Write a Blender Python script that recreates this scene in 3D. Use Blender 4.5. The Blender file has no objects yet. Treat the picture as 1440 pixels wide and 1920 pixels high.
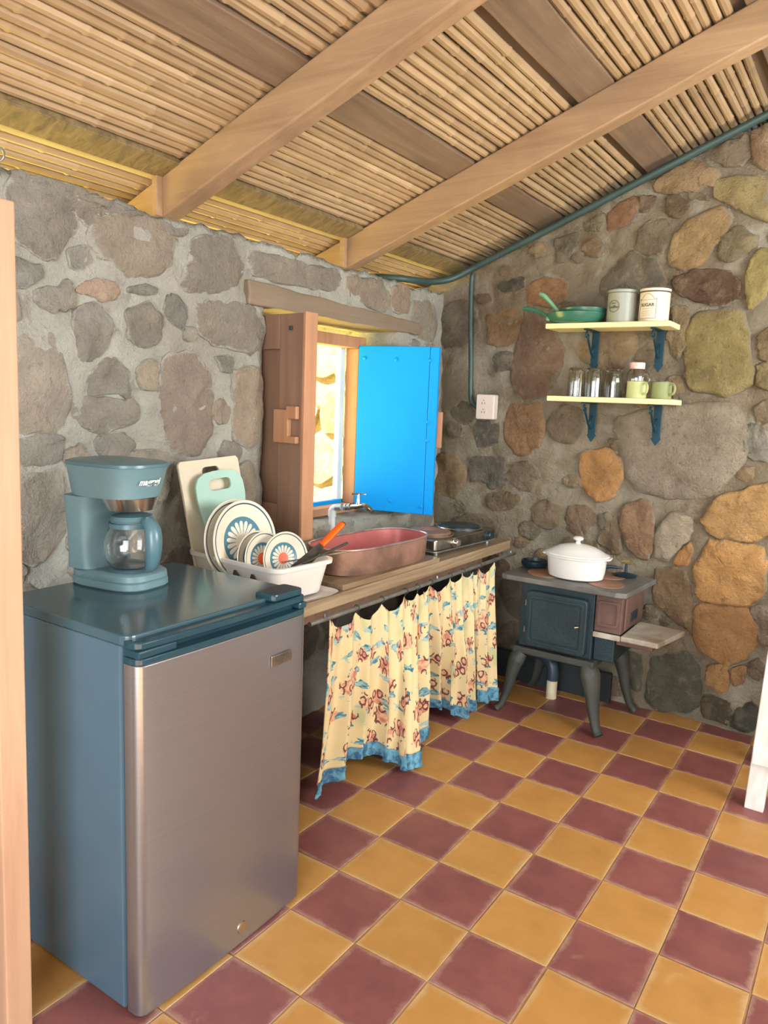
import bpy, bmesh, math, random
from mathutils import Vector, Matrix, Euler, noise

random.seed(7)
S = bpy.context.scene
COL = S.collection

# ------------------------------------------------------------------ camera
F_PX = 1413.64
CAM = Vector((0.739374, -1.571568, 1.305093))
RR = ((0.82922039, 0.55760643, 0.03832253),
      (0.11280447, -0.09980953, -0.98859153),
      (-0.54742004, 0.8240832, -0.1456646))
cd = bpy.data.cameras.new('camera')
cam = bpy.data.objects.new('camera', cd)
COL.objects.link(cam)
cd.sensor_fit = 'VERTICAL'
cd.sensor_height = 24.0
cd.lens = F_PX / 1920.0 * 24.0
cd.clip_start = 0.02
r, d, f = (Vector(x) for x in RR)
cam.matrix_world = Matrix(((r.x, -d.x, -f.x, CAM.x), (r.y, -d.y, -f.y, CAM.y), (r.z, -d.z, -f.z, CAM.z), (0, 0, 0, 1)))
S.camera = cam


def lin(c):
    return tuple((x / 12.92 if x <= 0.04045 else ((x + 0.055) / 1.055) ** 2.4) for x in c)


def srgb(r_, g_, b_, a=1.0):
    return lin((r_ / 255, g_ / 255, b_ / 255)) + (a,)


# ------------------------------------------------------------------ world, sun, daylight at the openings
w = bpy.data.worlds.new('sky')
S.world = w
w.use_nodes = True
bgn = w.node_tree.nodes['Background']
bgn.inputs[0].default_value = (0.78, 0.90, 1.0, 1)
bgn.inputs[1].default_value = 4.0


def light(name, kind, loc, target, energy, color, size=None):
    l = bpy.data.lights.new(name, kind)
    o = bpy.data.objects.new(name, l)
    COL.objects.link(o)
    o.location = loc
    o.rotation_euler = (Vector(target) - Vector(loc)).to_track_quat('-Z', 'Y').to_euler()
    l.energy = energy
    l.color = color
    if kind == 'AREA':
        l.shape = 'RECTANGLE'
        l.size, l.size_y = size
    return o


sun = light('sun', 'SUN', (-4, -6, 8), (-4 + 0.42, -6 + 0.62, 8 - 0.72), 54.0, (1.0, 0.93, 0.76))
sun.data.angle = 0.01
light('daylight_side_window', 'AREA', (2.25, 0.55, 1.62), (0.0, 1.25, 1.15), 66, (1.0, 0.96, 0.88), (1.5, 1.15))
light('daylight_door', 'AREA', (0.75, -2.75, 1.35), (-1.1, 0.1, 1.35), 58, (0.97, 0.98, 1.0), (1.6, 1.8))

S.view_settings.view_transform = 'Standard'
S.view_settings.look = 'None'
S.view_settings.gamma = 1.0
S.view_settings.use_curve_mapping = False
S.view_settings.exposure = 0.3

# ------------------------------------------------------------------ pixel -> place
C_ = CAM


def ray(px, py):
    a, b = (px - 720) / F_PX, (py - 960) / F_PX
    return Vector(tuple(RR[0][i] * a + RR[1][i] * b + RR[2][i] for i in range(3)))


def at_x(px, py, x):
    q = ray(px, py); return C_ + q * ((x - C_.x) / q.x)


def at_y(px, py, y):
    q = ray(px, py); return C_ + q * ((y - C_.y) / q.y)


def at_z(px, py, z):
    q = ray(px, py); return C_ + q * ((z - C_.z) / q.z)


# ------------------------------------------------------------------ materials
def newmat(name):
    m = bpy.data.materials.new(name)
    m.use_nodes = True
    nt = m.node_tree
    b = nt.nodes['Principled BSDF']
    return m, nt, b


class G:
    """tiny node graph helper"""
    def __init__(s, nt):
        s.nt = nt

    def n(s, t, **kw):
        x = s.nt.nodes.new(t)
        for k_, v in kw.items():
            setattr(x, k_, v)
        return x

    def put(s, sock, v):
        if isinstance(v, bpy.types.NodeSocket):
            s.nt.links.new(v, sock)
        elif v is not None:
            sock.default_value = v

    def math(s, op, a, b=None, c=None):
        x = s.n('ShaderNodeMath', operation=op)
        s.put(x.inputs[0], a); s.put(x.inputs[1], b); s.put(x.inputs[2], c)
        return x.outputs[0]

    def mix(s, fac, a, b, blend='MIX'):
        x = s.n('ShaderNodeMix', data_type='RGBA', blend_type=blend)
        s.put(x.inputs[0], fac); s.put(x.inputs[6], a); s.put(x.inputs[7], b)
        return x.outputs[2]

    def noise(s, vec, scale, detail=4, rough=0.55, dist=0.0):
        x = s.n('ShaderNodeTexNoise')
        s.put(x.inputs['Vector'], vec)
        x.inputs['Scale'].default_value = scale
        x.inputs['Detail'].default_value = detail
        x.inputs['Roughness'].default_value = rough
        x.inputs['Distortion'].default_value = dist
        return x.outputs['Fac']

    def ramp(s, fac, lo, hi):
        x = s.n('ShaderNodeMapRange')
        s.put(x.inputs[0], fac)
        x.inputs[1].default_value = lo
        x.inputs[2].default_value = hi
        x.clamp = True
        return x.outputs[0]

    def coord(s, which='Object', scale=(1, 1, 1), loc=(0, 0, 0)):
        t = s.n('ShaderNodeTexCoord')
        mp = s.n('ShaderNodeMapping')
        s.nt.links.new(t.outputs[which], mp.inputs[0])
        mp.inputs['Scale'].default_value = scale
        mp.inputs['Location'].default_value = loc
        return mp.outputs[0]

    def bump(s, h, strength, dist=0.01):
        x = s.n('ShaderNodeBump')
        x.inputs['Strength'].default_value = strength
        x.inputs['Distance'].default_value = dist
        s.put(x.inputs['Height'], h)
        return x.outputs[0]

    def sep(s, v):
        x = s.n('ShaderNodeSeparateXYZ'); s.put(x.inputs[0], v); return x.outputs


def P(name, col, rough=0.5, metal=0.0, col2=None, vscale=6.0, stretch=(1, 1, 1), lo=0.35, hi=0.65,
      bump=0.0, bscale=80.0, bdist=0.004, spec=None, coat=0.0, coord='Object'):
    m, nt, b = newmat(name)
    g = G(nt)
    v = g.coord(coord, stretch)
    if col2 is None:
        col2 = tuple(x * 0.82 for x in col[:3]) + (1,)
    nz = g.noise(v, vscale, 5)
    nt.links.new(g.mix(g.ramp(nz, lo, hi), col, col2), b.inputs['Base Color'])
    b.inputs['Roughness'].default_value = rough
    b.inputs['Metallic'].default_value = metal
    if spec is not None:
        b.inputs['Specular IOR Level'].default_value = spec
    if coat:
        b.inputs['Coat Weight'].default_value = coat
    if bump:
        nt.links.new(g.bump(g.noise(v, bscale, 5), bump, bdist), b.inputs['Normal'])
    return m


def wood(name, c1, c2, axis=1, rough=0.65, bump=0.5, scale=1.0, knots=True, c3=None):
    m, nt, b = newmat(name)
    g = G(nt)
    st = [26 * scale, 26 * scale, 26 * scale]
    st[axis] = 1.6 * scale
    v = g.coord('Object', tuple(st))
    n1 = g.noise(v, 1.0, 7, 0.6, 0.6)
    big = g.noise(g.coord('Object', (2.5, 2.5, 2.5)), 1.4, 4)
    c = g.mix(g.ramp(n1, 0.32, 0.68), c1, c2)
    c = g.mix(g.math('MULTIPLY', g.ramp(big, 0.45, 0.75), 0.55), c, c3 if c3 else tuple(x * 0.6 for x in c1[:3]) + (1,))
    nt.links.new(c, b.inputs['Base Color'])
    b.inputs['Roughness'].default_value = rough
    nt.links.new(g.bump(n1, bump, 0.004), b.inputs['Normal'])
    return m


M = {}


def stone_mat(name, mortar, mortar2, dark=0.55):
    m, nt, b = newmat(name)
    g = G(nt)
    oi = g.n('ShaderNodeObjectInfo')
    v = g.coord('Object')
    a = g.noise(v, 7, 6, 0.62, 0.4)
    c = g.mix(g.ramp(a, 0.3, 0.72), oi.outputs['Color'], g.mix(1.0, oi.outputs['Color'], (dark + .03, dark, dark - .03, 1), 'MULTIPLY'))
    a2 = g.noise(v, 16, 6, 0.65, 0.5)
    c = g.mix(g.math('MULTIPLY', g.ramp(a2, 0.52, 0.72), 0.4), c, g.mix(0.5, oi.outputs['Color'], srgb(196, 176, 142)))
    a3 = g.noise(v, 48, 5, 0.65)
    c = g.mix(g.math('MULTIPLY', g.ramp(a3, 0.56, 0.70), 0.5 if dark < .6 else 0.28), c, srgb(76, 68, 60))
    # mortar smeared over the rims of the stones
    at = g.n('ShaderNodeAttribute', attribute_name='rim')
    sm = g.noise(g.coord('Object', (1, 1, 1), (4, 2, 8)), 10, 6, 0.7, 1.0)
    fac = g.ramp(g.math('ADD', at.outputs['Fac'], g.math('MULTIPLY', g.math('SUBTRACT', sm, 0.5), 3.0)), 0.50, 0.78)
    mo = g.mix(g.ramp(g.noise(v, 5, 5, 0.6, 0.6), 0.36, 0.64), mortar, mortar2)
    c = g.mix(g.math('MULTIPLY', fac, 0.9), c, mo)
    nt.links.new(c, b.inputs['Base Color'])
    b.inputs['Roughness'].default_value = 0.92
    b.inputs['Specular IOR Level'].default_value = 0.2
    h = g.math('ADD', g.noise(v, 18, 7, 0.7, 0.4), g.math('MULTIPLY', g.noise(v, 90, 5, 0.65), 0.45))
    nt.links.new(g.bump(h, 0.9, 0.03), b.inputs['Normal'])
    return m


def mortar_mat(name, c1, c2, c3, c4):
    m, nt, b = newmat(name)
    g = G(nt)
    v = g.coord('Object')
    c = g.mix(g.ramp(g.noise(v, 2.6, 5, 0.6, 0.8), 0.38, 0.64), c1, c2)
    c = g.mix(g.ramp(g.noise(g.coord('Object', (1, 1, 1), (7, 3, 1)), 4.2, 5, 0.6, 0.5), 0.52, 0.66), c, c3)
    c = g.mix(g.math('MULTIPLY', g.ramp(g.noise(g.coord('Object', (1, 1, 1), (1, 9, 4)), 9, 5, 0.65, 0.6), 0.58, 0.7), 0.75), c, c4)
    nt.links.new(c, b.inputs['Base Color'])
    b.inputs['Roughness'].default_value = 0.95
    b.inputs['Specular IOR Level'].default_value = 0.2
    h = g.math('ADD', g.noise(v, 16, 7, 0.7, 0.5), g.math('MULTIPLY', g.noise(v, 90, 5, 0.65), 0.45))
    nt.links.new(g.bump(h, 0.9, 0.032), b.inputs['Normal'])
    return m


M['stone_left'] = stone_mat('stone_left', srgb(180, 179, 168), srgb(162, 159, 148), 0.74)  # paler and greyer: haze over the window wall is put into the colour
M['stone'] = stone_mat('stone', srgb(144, 135, 117), srgb(126, 113, 94))
M['mortar_left'] = mortar_mat('mortar_left', srgb(184, 184, 174), srgb(164, 161, 150), srgb(176, 174, 164), srgb(138, 133, 124))  # mortar lightened in colour to carry the same haze
M['garden_mortar'] = mortar_mat('garden_mortar', srgb(142, 124, 92), srgb(122, 105, 75), srgb(150, 134, 104), srgb(98, 81, 55))
M['mortar_back'] = mortar_mat('mortar_back', srgb(146, 138, 120), srgb(126, 112, 92), srgb(160, 154, 138), srgb(104, 94, 78))


def tile_mat(name, c1, c2, dust):
    m, nt, b = newmat(name)
    g = G(nt)
    v = g.coord('Object')
    oi = g.n('ShaderNodeObjectInfo')
    vv = g.n('ShaderNodeVectorMath', operation='ADD')
    off = g.n('ShaderNodeVectorMath', operation='SCALE')
    cmb = g.n('ShaderNodeCombineXYZ')
    for k_ in range(3):
        nt.links.new(oi.outputs['Random'], cmb.inputs[k_])
    nt.links.new(cmb.outputs[0], off.inputs[0]); off.inputs['Scale'].default_value = 37.0
    nt.links.new(v, vv.inputs[0]); nt.links.new(off.outputs[0], vv.inputs[1])
    p = vv.outputs[0]
    c = g.mix(g.ramp(g.noise(p, 9, 5, 0.6), 0.35, 0.7), c1, c2)
    c = g.mix(g.math('MULTIPLY', oi.outputs['Random'], 0.35), c, g.mix(1.0, c, (0.78, 0.74, 0.72, 1), 'MULTIPLY'))
    x, y, _ = g.sep(v)
    e = g.math('MAXIMUM', g.math('ABSOLUTE', x), g.math('ABSOLUTE', y))
    e = g.math('ADD', e, g.math('MULTIPLY', g.math('SUBTRACT', g.noise(p, 15, 6, 0.7), 0.5), 0.055))
    edge = g.ramp(e, 0.088, 0.104)
    c = g.mix(g.math('MULTIPLY', edge, 0.62), c, dust)
    st = g.ramp(g.noise(p, 5.5, 4, 0.6, 1.0), 0.66, 0.76)
    c = g.mix(g.math('MULTIPLY', st, 0.45), c, dust)
    nt.links.new(c, b.inputs['Base Color'])
    rr = g.n('ShaderNodeMapRange'); g.put(rr.inputs[0], g.noise(p, 14, 4)); rr.inputs[3].default_value = 0.33; rr.inputs[4].default_value = 0.62
    nt.links.new(rr.outputs[0], b.inputs['Roughness'])
    nt.links.new(g.bump(g.noise(p, 70, 4), 0.12, 0.003), b.inputs['Normal'])
    return m


M['tile_yellow'] = tile_mat('tile_yellow', srgb(182, 134, 72), srgb(168, 121, 62), srgb(188, 160, 116))
M['tile_red'] = tile_mat('tile_red', srgb(134, 80, 76), srgb(114, 66, 66), srgb(174, 142, 124))
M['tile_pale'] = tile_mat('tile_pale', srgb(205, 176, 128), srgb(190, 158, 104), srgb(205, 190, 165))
M['grout'] = P('grout', srgb(168, 128, 82), 0.9, col2=srgb(140, 104, 70), vscale=14, bump=0.4)
M['cane'] = wood('cane', srgb(190, 164, 128), srgb(164, 138, 104), axis=1, rough=0.55, bump=0.25, c3=srgb(142, 118, 88))
_nt = M['cane'].node_tree; _g = G(_nt)
_b = _nt.nodes['Principled BSDF']; _src = _b.inputs['Base Color'].links[0].from_socket
_oi = _g.n('ShaderNodeObjectInfo')
_nt.links.new(_g.mix(_g.math('MULTIPLY', _oi.outputs['Random'], 0.7), _src, _g.mix(1.0, _src, (0.62, 0.58, 0.54, 1), 'MULTIPLY')), _b.inputs['Base Color'])
M['plank'] = wood('plank_brown', srgb(134, 112, 90), srgb(108, 88, 70), axis=1, bump=0.7, c3=srgb(96, 78, 64))
M['plank_fuzzy'] = wood('plank_rough_sawn', srgb(142, 122, 84), srgb(92, 78, 54), axis=0, bump=1.0, scale=1.6)
M['rafter'] = wood('rafter_wood', srgb(168, 138, 104), srgb(142, 114, 84), axis=0, bump=0.5, c3=srgb(126, 98, 74))
M['eave_board'] = wood('eave_board', srgb(198, 182, 136), srgb(180, 164, 120), axis=1, bump=0.4)
M['deck'] = P('roof_deck', srgb(118, 98, 74), 0.95, bump=0.4)
M['lintel'] = wood('lintel_wood', srgb(136, 118, 98), srgb(118, 102, 84), axis=1, bump=0.6, c3=srgb(122, 112, 98))
M['post'] = wood('post_wood', srgb(186, 150, 122), srgb(168, 130, 104), axis=2, bump=0.3, c3=srgb(176, 138, 110))
M['shutter_wood'] = wood('shutter_wood', srgb(146, 114, 92), srgb(126, 96, 78), axis=2, bump=0.3, c3=srgb(120, 92, 76))
M['frame_wood'] = wood('frame_wood', srgb(186, 138, 102), srgb(164, 118, 86), axis=2, bump=0.3)
M['counter'] = wood('counter_wood', srgb(166, 148, 122), srgb(116, 97, 74), axis=1, bump=0.35, rough=0.36, c3=srgb(122, 100, 74))
M['shelf'] = wood('shelf_wood', srgb(242, 232, 180), srgb(226, 212, 158), axis=0, bump=0.2, c3=srgb(222, 206, 150))
M['blue'] = P('blue_paint', srgb(0, 146, 224), 0.5, spec=0.2, col2=srgb(0, 138, 216), vscale=3, stretch=(1, 1, .3))
M['blue_pale'] = P('overexposed_blue_paint', srgb(196, 222, 236), 0.5, col2=srgb(180, 212, 232), vscale=5)  # blue stile with the daylight overexposure put into its colour
M['black_case'] = P('fridge_black_hazed', srgb(76, 100, 114), 0.32, col2=srgb(68, 92, 108), vscale=3)  # black case lightened to blue-grey: the hazy veil is in the colour
M['black_top'] = P('fridge_top_gloss', srgb(62, 88, 98), 0.16, col2=srgb(58, 82, 92), vscale=3)  # black top, tinted blue-grey for the veil over it
M['black_trim'] = P('fridge_trim', srgb(36, 68, 80), 0.16, col2=srgb(32, 60, 72), vscale=3)  # black trim, bluish from the veil put into its colour
M['gasket'] = P('gasket', srgb(26, 48, 62), 0.6)
M['maker'] = P('coffee_plastic_hazed', srgb(104, 134, 142), 0.42, col2=srgb(98, 128, 136), vscale=4)  # dark plastic lightened to blue-grey: haze put into the colour
M['maker_dark'] = P('coffee_plastic_dark', srgb(82, 116, 126), 0.3)  # darker parts, with the same haze in the colour
M['chrome'] = P('chrome', srgb(205, 203, 198), 0.18, 1.0, col2=srgb(180, 178, 172))
M['steel_worn'] = P('worn_steel', srgb(176, 172, 162), 0.3, 1.0, col2=srgb(120, 116, 106), vscale=14)
M['galv'] = P('galvanised', srgb(170, 172, 170), 0.4, 0.85, col2=srgb(140, 142, 142), vscale=20)
M['white_plastic'] = P('white_plastic', srgb(226, 222, 216), 0.35, col2=srgb(218, 214, 208))
M['rack'] = P('rack_plastic', srgb(222, 218, 212), 0.32, col2=srgb(212, 208, 204))
M['board_white'] = P('board_white', srgb(218, 208, 186), 0.5, col2=srgb(208, 198, 176))
M['board_aqua'] = P('board_aqua', srgb(168, 204, 192), 0.5, col2=srgb(160, 196, 184))
M['cream'] = P('ceramic_cream', srgb(224, 216, 198), 0.22, col2=srgb(218, 210, 190))
M['copper'] = P('copper_outside', srgb(160, 122, 106), 0.42, 0.35, col2=srgb(118, 92, 78), vscale=13, bump=0.35, bscale=40)
M['copper_in'] = P('copper_inside', srgb(188, 110, 106), 0.4, 0.2, col2=srgb(168, 94, 92), vscale=4, bump=0.2, bscale=30)
M['copper_rim'] = P('copper_rim', srgb(206, 178, 166), 0.28, 0.7, col2=srgb(170, 132, 122), vscale=12)
M['orange'] = P('orange_plastic', srgb(250, 90, 6), 0.35, col2=srgb(244, 88, 8))
M['iron'] = P('cast_iron', srgb(38, 60, 66), 0.5, 0.2, col2=srgb(30, 46, 52), vscale=7, bump=0.4, bscale=90)
M['iron_rust'] = P('rusty_iron', srgb(112, 86, 78), 0.6, 0.2, col2=srgb(84, 64, 60), vscale=6, bump=0.4, bscale=70)
M['iron_leg'] = P('iron_leg', srgb(70, 72, 66), 0.6, 0.15, col2=srgb(52, 58, 56), vscale=8, bump=0.5, bscale=60)
M['iron_top'] = P('stove_top', srgb(122, 122, 118), 0.5, 0.3, col2=srgb(84, 84, 82), vscale=7, bump=0.3, bscale=60)
M['iron_plate'] = P('stove_rust_plate', srgb(158, 114, 92), 0.6, 0.15, col2=srgb(112, 90, 78), vscale=8)
M['hearth'] = P('hearth_slab', srgb(190, 188, 178), 0.6, col2=srgb(140, 126, 106), vscale=8, bump=0.3)
M['dark_iron'] = P('bracket_iron', srgb(16, 62, 78), 0.4, 0.3, col2=srgb(12, 48, 62))
M['enamel_white'] = P('white_glaze', srgb(214, 213, 210), 0.14, col2=srgb(208, 207, 204))
M['green_pan'] = P('green_enamel', srgb(60, 114, 96), 0.25, col2=srgb(52, 102, 86))
M['green_handle'] = P('green_handle', srgb(112, 168, 138), 0.35, col2=srgb(100, 156, 126))
M['pan_in'] = P('pan_inside', srgb(70, 120, 108), 0.3)
M['mug_green'] = P('pale_green_enamel', srgb(186, 194, 142), 0.25, col2=srgb(178, 186, 134))
M['mug_green2'] = P('sage_enamel', srgb(146, 156, 112), 0.25, col2=srgb(138, 148, 106))
M['mug_rim'] = P('dark_rim', srgb(70, 84, 60), 0.3)
M['tin_grey'] = P('tin_grey', srgb(150, 154, 142), 0.4, col2=srgb(140, 144, 132))
M['tin_cream'] = P('tin_cream', srgb(220, 208, 190), 0.4, col2=srgb(212, 198, 180))
M['ink'] = P('ink_dark', srgb(78, 76, 62), 0.6)
M['ink_light'] = P('ink_light', srgb(230, 230, 224), 0.5)
M['pink'] = P('pink_lid', srgb(226, 150, 150), 0.5, col2=srgb(240, 214, 196), vscale=40)
M['outlet'] = P('outlet_plastic', srgb(226, 214, 202), 0.4, col2=srgb(220, 206, 194))
M['slot'] = P('outlet_slot', srgb(60, 50, 46), 0.6)
M['conduit'] = P('conduit_plastic', srgb(56, 78, 76), 0.45, col2=srgb(48, 68, 66))
M['pvc_dark'] = P('pvc_dark', srgb(48, 66, 78), 0.4)
M['pvc_white'] = P('pvc_white', srgb(214, 204, 178), 0.5, col2=srgb(196, 182, 150), vscale=20)
M['pvc_grey'] = P('pvc_pipe', srgb(226, 230, 232), 0.35, col2=srgb(190, 196, 200))
M['white_paint'] = P('white_paint', srgb(232, 232, 232), 0.5, col2=srgb(214, 210, 202), vscale=9, stretch=(4, 4, 1), bump=0.2)
M['hem'] = P('blue_hem_cloth', srgb(96, 150, 172), 0.85, col2=srgb(52, 92, 124), vscale=38, lo=0.42, hi=0.58, bump=0.8, bscale=60)
M['plaster'] = P('plaster', srgb(192, 184, 170), 0.9, col2=srgb(176, 168, 154), bump=0.3)
M['ground'] = P('dry_grass_ground', srgb(214, 192, 92), 0.95, col2=srgb(196, 178, 78), vscale=2, bump=0.5)
M['pier'] = P('counter_pier', srgb(70, 74, 70), 0.9, bump=0.4)
M['dark_pan'] = P('black_pan', srgb(24, 46, 58), 0.35)
M['brass'] = P('brass', srgb(214, 196, 140), 0.3, 0.7)
M['dark_base'] = P('dark_wall_strip', srgb(34, 44, 46), 0.5)


def brushed():
    m, nt, b = newmat('brushed_steel_door')
    g = G(nt)
    v = g.coord('Object', (1, 1, 260))
    n_ = g.noise(v, 3, 4, 0.6)
    nt.links.new(g.mix(g.ramp(n_, 0.3, 0.7), srgb(160, 161, 166), srgb(152, 153, 158)), b.inputs['Base Color'])
    b.inputs['Metallic'].default_value = 0.85
    b.inputs['Roughness'].default_value = 0.30
    return m


M['steel_door'] = brushed()


def glass(name, col=(1, 1, 1, 1), rough=0.02):
    m, nt, b = newmat(name)
    g = G(nt)
    b.inputs['Base Color'].default_value = col
    b.inputs['Transmission Weight'].default_value = 1.0
    b.inputs['IOR'].default_value = 1.45
    rr = g.n('ShaderNodeMapRange'); g.put(rr.inputs[0], g.noise(g.coord(), 30, 3))
    rr.inputs[3].default_value = rough; rr.inputs[4].default_value = rough + 0.03
    nt.links.new(rr.outputs[0], b.inputs['Roughness'])
    return m


M['glass'] = glass('clear_glass')
M['glass_smoke'] = glass('smoke_glass', srgb(236, 236, 232))
M['glass_pane'] = glass('window_glass')


def plate_mat(name, R, orange=True):
    """print of a daisy on a blue disc inside a thin navy ring"""
    m, nt, b = newmat(name)
    g = G(nt)
    x, y, z = g.sep(g.coord('Object'))
    rr = g.math('DIVIDE', g.math('SQRT', g.math('ADD', g.math('MULTIPLY', x, x), g.math('MULTIPLY', y, y))), R)
    th = g.math('ARCTAN2', y, x)
    cream = g.mix(g.noise(g.coord(), 12), srgb(224, 216, 196), srgb(216, 206, 186))
    blue, navy, red = srgb(78, 122, 140), srgb(60, 84, 104), srgb(232, 104, 66)

    def band(lo_, hi_):
        return g.math('MULTIPLY', g.math('GREATER_THAN', rr, lo_), g.math('LESS_THAN', rr, hi_))
    c = g.mix(band(0.895, 0.93), cream, navy)
    c = g.mix(g.math('LESS_THAN', rr, 0.60), c, blue)
    npet = 18.0
    fr = g.math('FRACT', g.math('ADD', g.math('MULTIPLY', th, npet / (2 * math.pi)), 20.0))
    off = g.math('ABSOLUTE', g.math('SUBTRACT', fr, 0.5))
    # petal: width of the tip bulges, rounded outer end
    t = g.math('DIVIDE', g.math('SUBTRACT', rr, 0.22), 0.28)
    wdt = g.math('MULTIPLY', g.math('POWER', g.math('MAXIMUM', g.math('SUBTRACT', 1.0, g.math('POWER', g.math('MAXIMUM', t, 0.0), 5.0)), 0.0), 0.5), 0.40)
    pet = g.math('MULTIPLY', g.math('LESS_THAN', off, wdt), band(0.20, 0.50))
    c = g.mix(pet, c, cream)
    c = g.mix(g.math('LESS_THAN', rr, 0.22), c, red if orange else cream)
    nt.links.new(c, b.inputs['Base Color'])
    b.inputs['Roughness'].default_value = 0.25
    return m


def curtain_mat():
    m, nt, b = newmat('printed_curtain_cloth')
    g = G(nt)
    t = g.n('ShaderNodeTexCoord')
    uv = t.outputs['UV']

    def voro(scale, loc, dist, stretch=(1, 1, 1), rnd=0.75, rot=0.0):
        mp = g.n('ShaderNodeMapping'); nt.links.new(uv, mp.inputs[0])
        mp.inputs['Location'].default_value = loc; mp.inputs['Scale'].default_value = stretch
        mp.inputs['Rotation'].default_value = (0, 0, rot)
        nz = g.n('ShaderNodeTexNoise'); nt.links.new(mp.outputs[0], nz.inputs['Vector']); nz.inputs['Scale'].default_value = 34; nz.inputs['Detail'].default_value = 3
        ad = g.n('ShaderNodeVectorMath', operation='MULTIPLY_ADD')
        nt.links.new(nz.outputs['Color'], ad.inputs[0]); ad.inputs[1].default_value = (dist, dist, 0); nt.links.new(mp.outputs[0], ad.inputs[2])
        v = g.n('ShaderNodeTexVoronoi', voronoi_dimensions='2D'); nt.links.new(ad.outputs[0], v.inputs['Vector'])
        v.inputs['Scale'].default_value = scale; v.inputs['Randomness'].default_value = rnd
        cc = g.n('ShaderNodeSeparateColor'); nt.links.new(v.outputs['Color'], cc.inputs[0])
        return v.outputs['Distance'], cc.outputs[0], cc.outputs[1], nz.outputs['Fac']
    base = g.mix(g.noise(uv, 9), srgb(210, 191, 148), srgb(200, 180, 138))
    c = base
    # soft green smudges
    d0, a0, _, n0 = voro(9.0, (3.3, 1.7, 0), 0.03, (1, 0.6, 1))
    c = g.mix(g.math('MULTIPLY', g.ramp(d0, 0.34, 0.10), g.math('MULTIPLY', g.math('GREATER_THAN', a0, 0.45), 0.55)), c, srgb(150, 166, 122))
    # red-brown flowers with dark looped stems
    d1, a1, b1, n1 = voro(11.0, (0.2, 0.4, 0), 0.055, (1, 0.85, 1), 0.7, 0.5)
    on1 = g.math('GREATER_THAN', a1, 0.18)
    body = g.math('MULTIPLY', g.math('LESS_THAN', d1, g.math('ADD', 0.19, g.math('MULTIPLY', n1, 0.18))), on1)
    pink = g.mix(g.ramp(n1, 0.40, 0.60), srgb(170, 96, 88), srgb(216, 168, 136))
    c = g.mix(g.math('MULTIPLY', body, 0.85), c, pink)
    d1b, a1b, _, n1b = voro(30.0, (0.6, 0.1, 0), 0.02, (1.3, 0.7, 1), 0.9, 0.5)
    loops = g.math('MULTIPLY', g.math('LESS_THAN', g.math('ABSOLUTE', g.math('SUBTRACT', d1b, 0.33)), 0.09),
                   g.math('MULTIPLY', g.math('LESS_THAN', d1, 0.36), on1))
    c = g.mix(g.math('MULTIPLY', loops, 0.9), c, srgb(84, 48, 50))
    # teal birds
    d2, a2, _, n2 = voro(11.5, (5.2, 2.9, 0), 0.09, (0.75, 1.25, 1), 0.7, -0.6)
    on2 = g.math('GREATER_THAN', a2, 0.25)
    bird = g.math('MULTIPLY', g.math('LESS_THAN', d2, g.math('ADD', 0.07, g.math('MULTIPLY', n2, 0.32))), on2)
    bird = g.math('MULTIPLY', bird, g.math('SUBTRACT', 1.0, body))
    teal = g.mix(g.ramp(n2, 0.44, 0.56), srgb(48, 112, 128), srgb(150, 172, 168))
    c = g.mix(bird, c, teal)
    nt.links.new(c, b.inputs['Base Color'])
    b.inputs['Roughness'].default_value = 0.9
    b.inputs['Specular IOR Level'].default_value = 0.1
    nt.links.new(g.bump(g.noise(uv, 500, 2), 0.1, 0.002), b.inputs['Normal'])
    return m


M['curtain'] = curtain_mat()


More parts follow.
